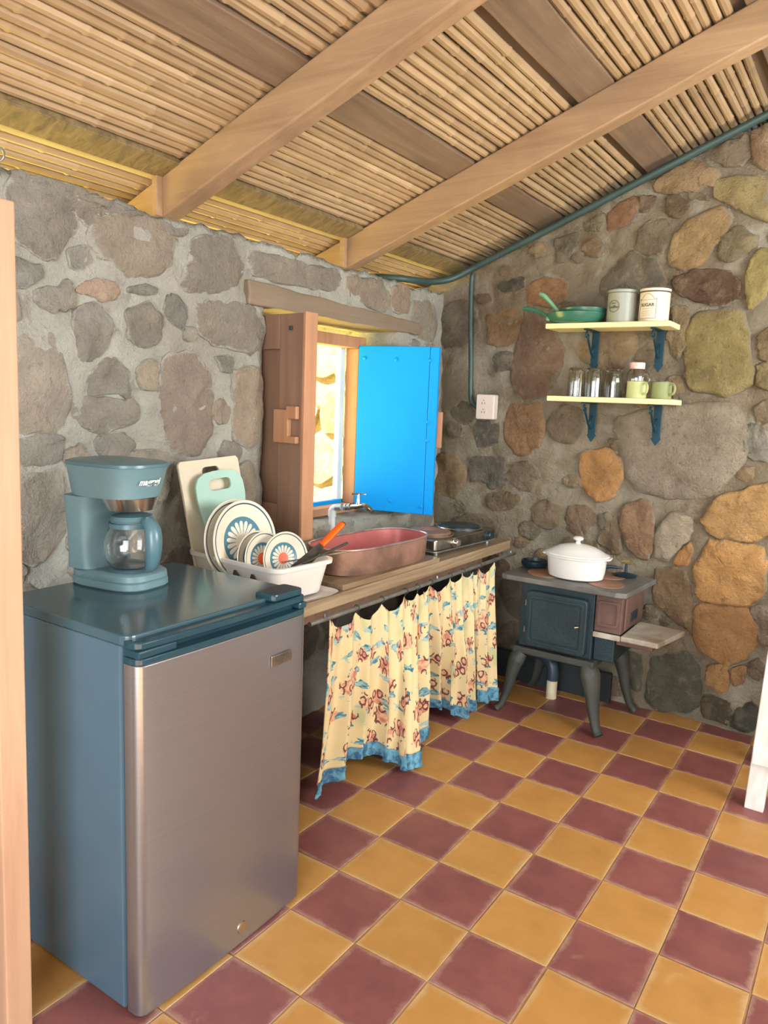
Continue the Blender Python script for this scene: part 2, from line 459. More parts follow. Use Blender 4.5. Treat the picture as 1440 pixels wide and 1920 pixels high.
# ------------------------------------------------------------------ mesh building
class MB:
    def __init__(s):
        s.v = []; s.f = []; s.uv = {}

    def add(s, vs, fs):
        o = len(s.v)
        s.v += [tuple(x) for x in vs]
        s.f += [tuple(i + o for i in q) for q in fs]
        return s

    def box(s, c, size, rot=None):
        hx, hy, hz = (x / 2 for x in size)
        vs = [Vector((x * hx, y * hy, z * hz)) for z in (-1, 1) for y in (-1, 1) for x in (-1, 1)]
        if rot:
            e = Euler(rot).to_matrix(); vs = [e @ q for q in vs]
        vs = [q + Vector(c) for q in vs]
        return s.add(vs, [(0, 2, 3, 1), (4, 5, 7, 6), (0, 1, 5, 4), (2, 6, 7, 3), (0, 4, 6, 2), (1, 3, 7, 5)])

    def span(s, a, b):
        return s.box([(x + y) / 2 for x, y in zip(a, b)], [abs(y - x) for x, y in zip(a, b)])

    def lathe(s, prof, seg=32, c=(0, 0, 0), sx=1.0, sy=1.0, close=False, flute=0.0, nfl=0):
        vs = []; fs = []
        for r_, z in prof:
            for k_ in range(seg):
                a = 2 * math.pi * k_ / seg
                q = r_ * (1 + (flute * math.cos(nfl * a) if nfl else 0))
                vs.append((c[0] + q * sx * math.cos(a), c[1] + q * sy * math.sin(a), c[2] + z))
        n_ = len(prof)
        for i in range(n_ - 1 + (1 if close else 0)):
            i2 = (i + 1) % n_
            for k_ in range(seg):
                k2 = (k_ + 1) % seg
                fs.append((i * seg + k_, i * seg + k2, i2 * seg + k2, i2 * seg + k_))
        if not close:
            if prof[0][0] > 1e-6:
                fs.append(tuple(range(seg))[::-1])
            if prof[-1][0] > 1e-6:
                fs.append(tuple((n_ - 1) * seg + k_ for k_ in range(seg)))
        return s.add(vs, fs)

    def tube(s, pts, rad, seg=10, flat=1.0):
        pts = [Vector(p) for p in pts]
        n_ = len(pts)
        rs = rad if isinstance(rad, (list, tuple)) else [rad] * n_
        vs = []; fs = []
        up = None
        for i, p in enumerate(pts):
            t = (pts[min(i + 1, n_ - 1)] - pts[max(i - 1, 0)]).normalized()
            if up is None:
                up = Vector((0, 0, 1)) if abs(t.z) < 0.9 else Vector((1, 0, 0))
            a = t.cross(up)
            if a.length < 1e-4:
                a = t.cross(Vector((0, 1, 0)))
            a.normalize(); b_ = t.cross(a).normalized(); up = -b_ if b_.dot(up) < 0 else b_
            b_ = up
            for k_ in range(seg):
                an = 2 * math.pi * k_ / seg
                vs.append(p + (a * math.cos(an) + b_ * math.sin(an) * flat) * rs[i])
        for i in range(n_ - 1):
            for k_ in range(seg):
                k2 = (k_ + 1) % seg
                fs.append((i * seg + k_, i * seg + k2, (i + 1) * seg + k2, (i + 1) * seg + k_))
        fs.append(tuple(range(seg))[::-1]); fs.append(tuple((n_ - 1) * seg + k_ for k_ in range(seg)))
        return s.add(vs, fs)

    def prism(s, poly, fn, t0, t1):
        """poly: 2-D outline, fn(u, v, t) -> point"""
        n_ = len(poly)
        vs = [fn(u, v, t0) for u, v in poly] + [fn(u, v, t1) for u, v in poly]
        fs = [tuple(range(n_))[::-1], tuple(range(n_, 2 * n_))]
        fs += [(i, (i + 1) % n_, n_ + (i + 1) % n_, n_ + i) for i in range(n_)]
        return s.add(vs, fs)

    def ringprism(s, outer, inner, fn, t0, t1):
        n_ = len(outer)
        vs = [fn(u, v, t) for t in (t0, t1) for pl in (outer, inner) for u, v in pl]
        fs = []
        for i in range(n_):
            j = (i + 1) % n_
            fs += [(i, n_ + i, n_ + j, j), (2 * n_ + i, 2 * n_ + j, 3 * n_ + j, 3 * n_ + i),
                   (i, j, 2 * n_ + j, 2 * n_ + i), (n_ + i, 3 * n_ + i, 3 * n_ + j, n_ + j)]
        return s.add(vs, fs)

    def build(s, name, mat, parent=None, smooth=False, bevel=0.0, world=False, color=None, fixn=True, segs=2):
        me = bpy.data.meshes.new(name)
        vs = s.v
        if world and parent is not None:
            inv = parent.matrix_world.inverted() if parent.matrix_world else Matrix()
            inv = WM(parent).inverted()
            vs = [inv @ Vector(q) for q in vs]
        me.from_pydata([tuple(q) for q in vs], [], s.f)
        if fixn:
            bm = bmesh.new(); bm.from_mesh(me)
            bmesh.ops.recalc_face_normals(bm, faces=bm.faces)
            bm.to_mesh(me); bm.free()
        me.materials.append(M[mat] if isinstance(mat, str) else mat)
        o = bpy.data.objects.new(name, me)
        COL.objects.link(o)
        o.parent = parent
        if smooth:
            me.polygons.foreach_set('use_smooth', [True] * len(me.polygons))
            me.set_sharp_from_angle(angle=math.radians(40))
        if bevel:
            md = o.modifiers.new('bevel', 'BEVEL'); md.width = bevel; md.segments = segs; md.limit_method = 'ANGLE'
            md.angle_limit = math.radians(40)
        if color:
            o.color = color
        return o


def WM(o):
    m = Matrix.LocRotScale(o.location, o.rotation_euler, o.scale)
    return WM(o.parent) @ m if o.parent else m


def tag(o, label=None, cat=None, group=None, kind=None):
    if label: o['label'] = label
    if cat: o['category'] = cat
    if group: o['group'] = group
    if kind: o['kind'] = kind
    return o


def thing(name, label, cat, loc=(0, 0, 0), rot=(0, 0, 0), group=None):
    o = bpy.data.objects.new(name, None)
    COL.objects.link(o)
    o.location = loc; o.rotation_euler = rot
    o.empty_display_size = 0.05
    return tag(o, label, cat, group)


def copy_tree(o, parent=None):
    c = o.copy(); COL.objects.link(c); c.parent = parent
    for ch in o.children:
        copy_tree(ch, c)
    return c


def rrect(w_, h_, r_, n_=6):
    pts = []
    for cx, cy, a0 in ((w_ / 2 - r_, h_ / 2 - r_, 0), (-w_ / 2 + r_, h_ / 2 - r_, 90), (-w_ / 2 + r_, -h_ / 2 + r_, 180), (w_ / 2 - r_, -h_ / 2 + r_, 270)):
        for k_ in range(n_ + 1):
            a = math.radians(a0 + 90 * k_ / n_)
            pts.append((cx + r_ * math.cos(a), cy + r_ * math.sin(a)))
    return pts


def superell(a, b, e, n_=48):
    out = []
    for k_ in range(n_):
        t = 2 * math.pi * k_ / n_
        ct, st = math.cos(t), math.sin(t)
        out.append((a * math.copysign(abs(ct) ** (2 / e), ct), b * math.copysign(abs(st) ** (2 / e), st)))
    return out


def lerp(a, b, t): return a + (b - a) * t


def interp(xs, ys, x):
    if x <= xs[0]: return ys[0]
    for i in range(len(xs) - 1):
        if x <= xs[i + 1]:
            return lerp(ys[i], ys[i + 1], (x - xs[i]) / (xs[i + 1] - xs[i]))
    return ys[-1]


def catmull(pts, n_=6):
    P_ = [Vector(p) for p in pts]
    out = []
    for i in range(len(P_) - 1):
        a, b, c, e = P_[max(i - 1, 0)], P_[i], P_[i + 1], P_[min(i + 2, len(P_) - 1)]
        for k_ in range(n_):
            t = k_ / n_
            out.append(0.5 * ((2 * b) + (c - a) * t + (2 * a - 5 * b + 4 * c - e) * t * t + (3 * b - a - 3 * c + e) * t ** 3))
    out.append(P_[-1])
    return out


def text_mesh(s_, size, extrude=0.0006, bold=False, shear=0.0):
    cu = bpy.data.curves.new('lettering', 'FONT')
    cu.body = s_; cu.size = size; cu.extrude = extrude; cu.align_x = 'CENTER'; cu.align_y = 'CENTER'; cu.shear = shear
    cu.resolution_u = 3
    if bold: cu.offset = size * 0.02
    o = bpy.data.objects.new('lettering', cu)
    COL.objects.link(o)
    dg = bpy.context.evaluated_depsgraph_get()
    me = o.evaluated_get(dg).to_mesh()
    vs = [tuple(v.co) for v in me.vertices]; fs = [tuple(p.vertices) for p in me.polygons]
    o.evaluated_get(dg).to_mesh_clear()
    bpy.data.objects.remove(o); bpy.data.curves.remove(cu)
    return vs, fs


def fbm(p, s_=1.0, o_=4):
    return noise.fractal(Vector(p) * s_, 0.9, 2.0, o_)


# ================================================================== STRUCTURE
XL, YB = -1.15, 1.74           # window wall and back wall
SL = 0.37                      # roof slope
def zc(x): return 1.955 + SL * (x - XL)    # underside level of the canes


# ---- floor
T = 0.205
fl = MB().span((-1.45, -3.0, -0.12), (2.4, 2.19, -0.0025)).build('floor', 'grout')
tag(fl, kind='structure', label='checkered floor of yellow and dark red cement tiles', cat='floor')
tb = MB()
h_ = T / 2 - 0.0016
for z0, z1, e0, e1 in ((-0.012, -0.0012, 0, 0), (-0.0012, 0.0, 0, 0.0012)):
    vs = [(-h_ + e0, -h_ + e0, z0), (h_ - e0, -h_ + e0, z0), (h_ - e0, h_ - e0, z0), (-h_ + e0, h_ - e0, z0),
          (-h_ + e1, -h_ + e1, z1), (h_ - e1, -h_ + e1, z1), (h_ - e1, h_ - e1, z1), (-h_ + e1, h_ - e1, z1)]
    fs = [(0, 1, 5, 4), (1, 2, 6, 5), (2, 3, 7, 6), (3, 0, 4, 7)] + ([(4, 5, 6, 7)] if z1 == 0 else [])
    tb.add(vs, fs)
proto = {}
for nm in ('tile_yellow', 'tile_red', 'tile_pale'):
    o = tb.build('tile', nm, fl); proto[nm] = o.data; bpy.data.objects.remove(o)
for j in range(-9, 9):
    for i in range(-6, 9):
        if j == 8 and False:
            continue
        nm = 'tile_yellow' if (i + j) % 2 == 0 else 'tile_red'
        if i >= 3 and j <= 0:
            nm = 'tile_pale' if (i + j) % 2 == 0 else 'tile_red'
        o = bpy.data.objects.new('tile', proto[nm]); COL.objects.link(o); o.parent = fl
        o.location = ((i + .5) * T + random.uniform(-.0012, .0012), (j + .5) * T + random.uniform(-.0012, .0012), random.uniform(-.0008, .0006))
        o.rotation_euler = (random.uniform(-.003, .003), random.uniform(-.003, .003), random.uniform(-.006, .006))


# ---- rubble walls
def wall_grid(us, vs_, fn, skip=None):
    mb = MB()
    nu, nv = len(us), len(vs_)
    pts = [fn(u, v) for v in vs_ for u in us]
    fs = []
    for j in range(nv - 1):
        for i in range(nu - 1):
            if skip and skip((us[i] + us[i + 1]) / 2, (vs_[j] + vs_[j + 1]) / 2):
                continue
            fs.append((j * nu + i, j * nu + i + 1, (j + 1) * nu + i + 1, (j + 1) * nu + i))
    mb.add(pts, fs)
    return mb


def seq(a, b, n_): return [a + (b - a) * i / n_ for i in range(n_ + 1)]


def wall_bump(a, b, sd): return 0.016 * fbm((a * 4.5, b * 4.5, sd), 1, 4) + 0.010 * fbm((a * 16, b * 16, sd + 5), 1, 3)


OY0, OY1, OZ0, OZ1 = 0.462, 1.345, 0.785, 1.620    # window opening
XO = -1.45                                         # outer face


def ltop(y): return 1.832 + 0.02 * fbm((y * 6, 2.2, 0), 1, 3) + 0.012 * fbm((y * 25, 7, 0), 1, 2) - (0.0 if y > -0.33 else 0.0)


ysL = seq(-2.8, -0.6, 44) + seq(-0.6, OY0, 44)[1:] + seq(OY0, OY1, 32)[1:] + seq(OY1, 2.19, 36)[1:]
zsL = seq(0, OZ0, 30) + seq(OZ0, OZ1, 32)[1:] + seq(OZ1, 1.0 + 0.83, 10)[1:]


def jamb(y, z):
    """ragged edge of the opening"""
    dy = dz = 0.0
    if OZ0 - 1e-6 <= z <= OZ1 + 1e-6 and (abs(y - OY0) < 1e-6 or abs(y - OY1) < 1e-6):
        dy = 0.014 * fbm((y * 3, z * 14, 3), 1, 3)
    if OY0 - 1e-6 <= y <= OY1 + 1e-6 and abs(z - OZ0) < 1e-6:
        dz = 0.010 * fbm((y * 14, 1.3, 8), 1, 3)
    return dy, dz


def fL(y, z):
    dy, dz = jamb(y, z)
    zz = z
    if z > OZ1:
        zz = OZ1 + (z - OZ1) / (1.83 - OZ1) * (ltop(y) - OZ1)
    return Vector((XL + wall_bump(y, z, 0) - 0.008, y + dy, zz + dz))


skipL = lambda y, z: OY0 < y < OY1 and OZ0 < z < OZ1
wl = wall_grid(ysL, zsL, fL, skipL)
# top of the wall, outer face and the reveal
tops = [fL(y, 1.83) for y in ysL]
K = 6
ring = [tops] + [[Vector((lerp(p.x, XO, k_ / K), p.y, lerp(p.z, 1.60, (k_ / K) ** 0.8) + (0.012 * fbm((p.y * 9, k_ * 1.7, 4), 1, 2) if k_ < K else 0))) for p in tops] for k_ in range(1, K + 1)]
o_ = len(wl.v)
n_ = len(tops)
wl.add([q for rw in ring for q in rw], [(k_ * n_ + i, (k_ + 1) * n_ + i, (k_ + 1) * n_ + i + 1, k_ * n_ + i + 1) for k_ in range(K) for i in range(n_ - 1)])
out = wall_grid(ysL, zsL, lambda y, z: Vector((XO, y, min(z, 1.60))), lambda y, z: skipL(y, z) or z > 1.60)
wl.add(out.v, out.f)
per = [(y, OZ0) for y in ysL if OY0 - 1e-6 <= y <= OY1 + 1e-6] + [(OY1, z) for z in zsL if OZ0 + 1e-6 < z <= OZ1 + 1e-6]
per += [(y, OZ1) for y in reversed(ysL) if OY0 - 1e-6 <= y < OY1 - 1e-6] + [(OY0, z) for z in reversed(zsL) if OZ0 + 1e-6 < z < OZ1 - 1e-6]
K = 12
rows = []
for k_ in range(K + 1):
    t = k_ / K
    rw = []
    for y, z in per:
        p = fL(y, z)
        q = Vector((lerp(p.x, XO, t), p.y, p.z))
        if 0 < k_ < K:
            a = 0.010 * fbm((q.x * 22, y * 11, z * 11), 1, 3)
            q.y += a if abs(y - OY1) < 1e-6 or abs(y - OY0) < 1e-6 else 0
            q.z += a if abs(z - OZ0) < 1e-6 else 0
        rw.append(q)
    rows.append(rw)
n_ = len(per)
wl.add([q for rw in rows for q in rw], [(k_ * n_ + i, k_ * n_ + (i + 1) % n_, (k_ + 1) * n_ + (i + 1) % n_, (k_ + 1) * n_ + i) for k_ in range(K) for i in range(n_)])
wall_left = wl.build('wall_left', 'mortar_left', smooth=True, fixn=False)
tag(wall_left, 'rubble stone wall with the window in it', 'wall', kind='structure')
bm = bmesh.new(); bm.from_mesh(wall_left.data); bmesh.ops.remove_doubles(bm, verts=bm.verts, dist=0.0004); bmesh.ops.recalc_face_normals(bm, faces=bm.faces); bm.to_mesh(wall_left.data); bm.free()


def btop(x): return 1.905 + 0.372 * (x - XL) + 0.016 * fbm((x * 7, 1, 0), 1, 3)


xsB = seq(-1.45, 2.4, 130)
tsB = seq(0, 1, 72)


def fB(x, t):
    z = t * btop(x)
    return Vector((x, YB - wall_bump(x, z, 9) * 1.1 + 0.008, z))


wb = wall_grid(xsB, tsB, fB)
bt = [fB(x, 1.0) for x in xsB]; n_ = len(bt)
wb.add(bt + [Vector((p.x, YB + 0.45, p.z)) for p in bt], [(i, i + 1, n_ + i + 1, n_ + i) for i in range(n_ - 1)])
wb.add([Vector((p.x, YB + 0.45, p.z)) for p in bt] + [Vector((p.x, YB + 0.45, 0)) for p in bt], [(i, i + 1, n_ + i + 1, n_ + i) for i in range(n_ - 1)])
wall_back = wb.build('wall_back', 'mortar_back', smooth=True)
tag(wall_back, 'rubble stone wall with the shelves and the stove', 'wall', kind='structure')


# stones: outlines read off the photograph, laid onto the real wall planes
def chaikin(p, n_=2, w_=.25):
    for _ in range(n_):
        q = []
        for i in range(len(p)):
            a, b = p[i], p[(i + 1) % len(p)]
            q += [(a[0] * (1 - w_) + b[0] * w_, a[1] * (1 - w_) + b[1] * w_), (a[0] * w_ + b[0] * (1 - w_), a[1] * w_ + b[1] * (1 - w_))]
        p = q
    return p


def stone(poly, wall, col, h=0.018, sd=0.0):
    p = chaikin(chaikin(poly, 1, .16), 1, .25)
    q = []
    for i in range(len(p)):
        a, b = p[i], p[(i + 1) % len(p)]
        q += [a, ((a[0] + b[0]) / 2, (a[1] + b[1]) / 2)]
    p = q
    cx = sum(a for a, b in p) / len(p); cy = sum(b for a, b in p) / len(p)
    p = [(cx + (a - cx) * 1.09 + 0.013 * fbm((a * 22, b * 22, sd), 1, 3), cy + (b - cy) * 1.09 + 0.013 * fbm((a * 22, b * 22, sd + 9), 1, 3)) for a, b in p]
    h *= 0.62
    rings = ((1.02, -0.02), (1.0, 0.05), (0.975, 0.45), (0.93, 0.8), (0.82, 1.0), (0.55, 1.06), (0.25, 1.1))
    mb = MB(); n_ = len(p)
    vs = []
    for sc, hh in rings:
        for a, b in p:
            u, v = cx + (a - cx) * sc, cy + (b - cy) * sc
            dsp = (hh * h + 0.012 * fbm((u * 12, v * 12, sd), 1, 4) * min(1, max(0, hh))) if hh > 0 else -0.02
            if wall == 'L':
                vs.append((XL + wall_bump(u, v, 0) * 0.55 - 0.006 + dsp, u, v))
            else:
                vs.append((u, YB - wall_bump(u, v, 9) * 0.6 + 0.006 - dsp, v))
    fs = [(k_ * n_ + i, k_ * n_ + (i + 1) % n_, (k_ + 1) * n_ + (i + 1) % n_, (k_ + 1) * n_ + i) for k_ in range(len(rings) - 1) for i in range(n_)]
    fs.append(tuple((len(rings) - 1) * n_ + i for i in range(n_)))
    mb.add(vs, fs)
    o = mb.build('stone', 'stone_left' if wall == 'L' else 'stone', wall_left if wall == 'L' else wall_back, smooth=True, color=srgb(*[lerp(c_, m_, ( .55 if wall == 'L' else .16)) for c_, m_ in zip(col, (174, 172, 164) if wall == 'L' else (146, 134, 112))]))  # window wall stones blended towards pale grey as painted haze
    at = o.data.attributes.new('rim', 'FLOAT', 'POINT')
    for q in range(len(vs)):
        at.data[q].value = (1.2, 1.0, .75, .45, .12, 0, 0)[q // n_]
    return o


FR = {'a': (0, 300, 2.88), 'w': (440, 500, 3.4286), 'b': (820, 480, 2.3226), 'c': (1040, 220, 2.8235), 'd': (860, 940, 2.483), 'p': (0, 0, 1.0),
      'e': (820, 500, 6.0), 'g': (820, 780, 3.789)}
DARKG, BRN, TAN, GRY, ORG, OLV = (112, 106, 98), (138, 112, 92), (176, 146, 106), (142, 138, 126), (196, 144, 90), (150, 138, 92)
LST = [
 ('a', (118, 110, 100), [(85, 60), (400, 160), (420, 260), (390, 400), (300, 530), (200, 500), (85, 430), (40, 250)]),
 ('a', (112, 112, 108), [(60, 520), (240, 570), (230, 650), (150, 680), (60, 670)]),
 ('a', (140, 122, 100), [(520, 310), (800, 290), (960, 420), (900, 600), (700, 620), (560, 540), (490, 430)]),
 ('a', (116, 104, 92), [(425, 170), (700, 255), (800, 300), (540, 300), (490, 370), (420, 280)]),
 ('a', (186, 144, 112), [(420, 700), (500, 640), (600, 640), (650, 700), (630, 750), (520, 760)]),
 ('a', (138, 132, 122), [(210, 690), (400, 640), (420, 800), (300, 820), (200, 780)]),
 ('a', (96, 94, 88), [(700, 690), (800, 660), (860, 690), (840, 730), (720, 730)]),
 ('a', (104, 100, 92), [(690, 810), (800, 770), (890, 870), (870, 980), (790, 1020), (700, 960)]),
 ('a', (92, 92, 88), [(895, 740), (960, 720), (1010, 850), (1000, 920), (930, 890), (900, 820)]),
 ('a', (122, 112, 98), [(1060, 750), (1340, 780), (1430, 860), (1400, 1050), (1150, 1000), (1080, 900)]),
 ('a', (108, 98, 84), [(1000, 620), (1060, 420), (1250, 410), (1320, 600), (1260, 700), (1080, 730), (975, 680)]),
 ('a', (130, 108, 94), [(880, 1080), (1080, 1060), (1150, 1180), (1140, 1500), (1050, 1590), (920, 1570), (865, 1400)]),
 ('a', (90, 88, 78), [(1175, 1070), (1270, 1055), (1285, 1130), (1220, 1155)]),
 ('a', (164, 138, 108), [(1250, 1150), (1410, 1120), (1430, 1300), (1390, 1560), (1260, 1500), (1270, 1300)]),
 ('a', (160, 146, 130), [(70, 960), (300, 950), (390, 1250), (330, 1460), (80, 1450)]),
 ('a', (132, 128, 120), [(400, 810), (560, 780), (620, 900), (560, 1050), (450, 1110), (400, 1000)]),
 ('a', (124, 118, 110), [(460, 1180), (600, 1050), (700, 1150), (700, 1270), (470, 1270)]),
 ('a', (140, 132, 120), [(420, 1290), (730, 1280), (750, 1430), (500, 1480), (400, 1400)]),
 ('a', (128, 126, 118), [(510, 1505), (700, 1470), (740, 1580), (560, 1625)]),
 ('a', (132, 130, 122), [(80, 1490), (350, 1505), (330, 1640), (80, 1650)]),
 ('a', (166, 146, 118), [(750, 1100), (860, 1080), (860, 1240), (760, 1250)]),
 ('a', (126, 124, 116), [(360, 490), (480, 460), (500, 575), (400, 600)]),
 ('a', (118, 112, 98), [(850, 310), (1040, 390), (960, 420), (850, 350)]),
 ('p', (150, 132, 108), [(330, 935), (480, 860), (486, 960), (440, 1010), (340, 1010)]),
 ('p', (148, 140, 126), [(40, 895), (120, 880), (128, 1000), (70, 1060), (40, 1050)]),
 ('p', (142, 134, 120), [(200, 860), (330, 840), (320, 930), (250, 960)]),
 ('p', (124, 112, 96), [(470, 468), (560, 490), (640, 508), (632, 548), (480, 520)]),
 ('p', (138, 114, 88), [(648, 512), (725, 528), (735, 590), (655, 560)]),
 ('p', (146, 108, 82), [(733, 540), (752, 530), (770, 545), (768, 585), (740, 588)]),
 ('p', (128, 112, 90), [(776, 562), (822, 572), (818, 640), (770, 628)]),
 ('p', (120, 112, 98), [(60, 330), (150, 352), (220, 385), (150, 395), (70, 365)]),
 ('p', (134, 122, 100), [(830, 700), (836, 820), (826, 900), (822, 800)]),
]
BST = [
 ('b', (158, 116, 84), [(390, 130), (470, 90), (565, 115), (560, 190), (480, 225), (400, 210)], .014),
 ('b', (88, 84, 76), [(255, 120), (370, 85), (385, 140), (300, 168)], .012),
 ('b', (150, 120, 88), [(210, 260), (340, 230), (375, 300), (330, 385), (220, 390)], .012),
 ('b', (138, 112, 94), [(380, 240), (490, 300), (560, 420), (505, 560), (430, 620), (330, 600), (320, 480), (360, 340)], .014),
 ('b', (100, 98, 92), [(155, 720), (270, 715), (262, 822), (168, 832)], .012),
 ('b', (160, 126, 92), [(310, 645), (450, 635), (465, 740), (420, 860), (340, 870), (290, 780)], .016),
 ('b', (192, 140, 86), [(615, 860), (740, 835), (812, 890), (785, 1040), (690, 1075), (628, 1000)], .02),
 ('b', (106, 102, 94), [(130, 880), (290, 870), (275, 990), (140, 985)], .01),
 ('b', (102, 78, 62), [(1020, 110), (1110, 55), (1300, 70), (1325, 190), (1200, 215), (1050, 175)], .022),
 ('b', (150, 136, 88), [(1100, 260), (1340, 235), (1372, 560), (1240, 612), (1080, 570), (1075, 460)], .03),
 ('b', (142, 140, 130), [(1345, 735), (1420, 735), (1445, 880), (1380, 905), (1335, 850)], .014),
 ('b', (156, 146, 130), [(775, 710), (1000, 660), (1290, 640), (1335, 780), (1325, 900), (1170, 1050), (980, 1040), (850, 1000), (812, 860)], .02),
 ('b', (146, 128, 96), [(1040, 210), (1100, 220), (1080, 400), (1040, 460), (1000, 380), (1010, 280)], .014),
 ('c', (142, 104, 80), [(275, 600), (290, 500), (400, 420), (450, 440), (430, 520), (370, 570)], .024),
 ('c', (106, 88, 74), [(450, 415), (530, 395), (525, 470), (455, 505)], .02),
 ('c', (122, 104, 86), [(575, 430), (650, 405), (735, 470), (690, 525), (600, 530)], .018),
 ('c', (170, 142, 100), [(635, 600), (870, 455), (950, 520), (870, 660), (780, 780), (600, 800)], .026),
 ('c', (132, 124, 96), [(870, 640), (960, 575), (1085, 640), (1060, 700), (930, 775), (868, 730)], .024),
 ('c', (164, 138, 106), [(535, 335), (700, 225), (870, 270), (830, 370), (700, 395), (540, 400)], .024),
 ('c', (136, 120, 102), [(870, 150), (1030, 85), (1035, 230), (900, 262), (825, 205)], .022),
 ('c', (156, 128, 104), [(1035, 80), (1150, 20), (1150, 270), (1050, 245)], .026),
 ('c', (160, 144, 100), [(830, 330), (1110, 295), (1150, 560), (1040, 520), (960, 480), (840, 420)], .024),
 ('c', (130, 120, 98), [(695, 380), (800, 395), (815, 430), (720, 435)], .016),
 ('c', (130, 124, 104), [(150, 560), (285, 490), (262, 602), (160, 592)], .016),
 ('c', (112, 106, 92), [(0, 640), (140, 600), (70, 760), (0, 765)], .014),
 ('c', (162, 148, 92), [(1050, 720), (1150, 685), (1150, 900), (1060, 1000), (1008, 990), (1010, 860)], .03),
 ('c', (132, 114, 84), [(1060, 1180), (1150, 1090), (1150, 1290), (1080, 1270)], .022),
 ('c', (148, 134, 96), [(1060, 1310), (1150, 1310), (1150, 1460), (1075, 1440)], .02),
 ('d', (208, 156, 96), [(1105, 290), (1180, 180), (1390, 200), (1430, 310), (1420, 420), (1350, 490), (1120, 460), (1098, 360)], .04),
 ('d', (190, 142, 92), [(1108, 475), (1350, 500), (1392, 590), (1370, 700), (1250, 772), (1110, 690), (1098, 580)], .024),
 ('d', (190, 146, 96), [(1145, 770), (1270, 765), (1250, 900), (1150, 850)], .028),
 ('d', (178, 136, 92), [(1262, 775), (1340, 765), (1330, 840), (1275, 860)], .024),
 ('d', (204, 160, 102), [(1130, 90), (1200, -10), (1330, -60), (1460, -100), (1460, 150), (1330, 185), (1180, 160)], .04),
 ('d', (186, 132, 82), [(1000, 250), (1092, 188), (1082, 290), (1008, 302)], .02),
 ('d', (150, 118, 92), [(755, 30), (890, -10), (912, 180), (880, 272), (800, 242), (760, 150)], .03),
 ('d', (140, 122, 100), [(640, 180), (700, 80), (742, 58), (765, 242), (690, 232)], .02),
 ('d', (176, 164, 144), [(920, 120), (980, 55), (1092, 78), (1082, 170), (960, 282), (910, 250)], .024),
 ('d', (132, 108, 82), [(920, 310), (1060, 325), (1092, 460), (1090, 640), (1040, 580), (900, 470)], .022),
 ('d', (92, 92, 80), [(900, 730), (1060, 705), (1130, 780), (1112, 960), (990, 992), (870, 940)], .022),
 ('d', (86, 78, 66), [(1128, 900), (1260, 930), (1270, 1042), (1130, 1012)], .02),
 ('d', (74, 78, 72), [(1280, 960), (1392, 938), (1385, 1075), (1270, 1062)], .02),
 ('d', (156, 140, 124), [(1352, 490), (1460, 495), (1460, 690), (1395, 650)], .02),
 ('d', (100, 100, 88), [(735, 700), (850, 700), (862, 860), (800, 882)], .016),
 ('g', (118, 104, 84), [(350, 540), (500, 545), (600, 570), (540, 650), (430, 680), (350, 640)], .012),
 ('g', (104, 104, 96), [(340, 410), (470, 400), (490, 500), (360, 520)], .01),
 ('g', (134, 126, 108), [(1140, 700), (1230, 690), (1240, 800), (1150, 830)], .014),
 ('e', (122, 100, 82), [(400, 300), (600, 290), (610, 400), (420, 420)], .01),
 ('e', (112, 108, 100), [(640, 970), (850, 960), (840, 1160), (620, 1190)], .01),
]


def wall_uv(frame, pts, wall):
    ox, oy, s_ = FR[frame]
    out_ = []
    for a, b in pts:
        q = at_x(ox + a / s_, oy + b / s_, XL) if wall == 'L' else at_y(ox + a / s_, oy + b / s_, YB)
        out_.append((q.y, q.z) if wall == 'L' else (q.x, q.z))
    return out_


placed = {'L': [], 'B': []}
for k_, (fr, col, pts) in enumerate(LST):
    uv = wall_uv(fr, pts, 'L'); placed['L'].append(uv)
    stone(uv, 'L', col, 0.012, k_ * 1.3)
for k_, (fr, col, pts, hh) in enumerate(BST):
    uv = wall_uv(fr, pts, 'B'); placed['B'].append(uv)
    stone(uv, 'B', col, hh, 50 + k_ * 1.3)


def inside(u, v, pl):
    c = False
    for i in range(len(pl)):
        (x0, y0), (x1, y1) = pl[i], pl[i - 1]
        if (y0 > v) != (y1 > v) and u < (x1 - x0) * (v - y0) / (y1 - y0) + x0:
            c = not c
    return c


def clearance(u, v, wall):
    best = 9.0
    for pl in placed[wall]:
        if inside(u, v, pl):
            return 0.0
        for i in range(len(pl)):
            (x0, y0), (x1, y1) = pl[i], pl[i - 1]
            dx, dy = x1 - x0, y1 - y0
            t = max(0, min(1, ((u - x0) * dx + (v - y0) * dy) / (dx * dx + dy * dy + 1e-12)))
            best = min(best, math.hypot(u - x0 - dx * t, v - y0 - dy * t))
    return best


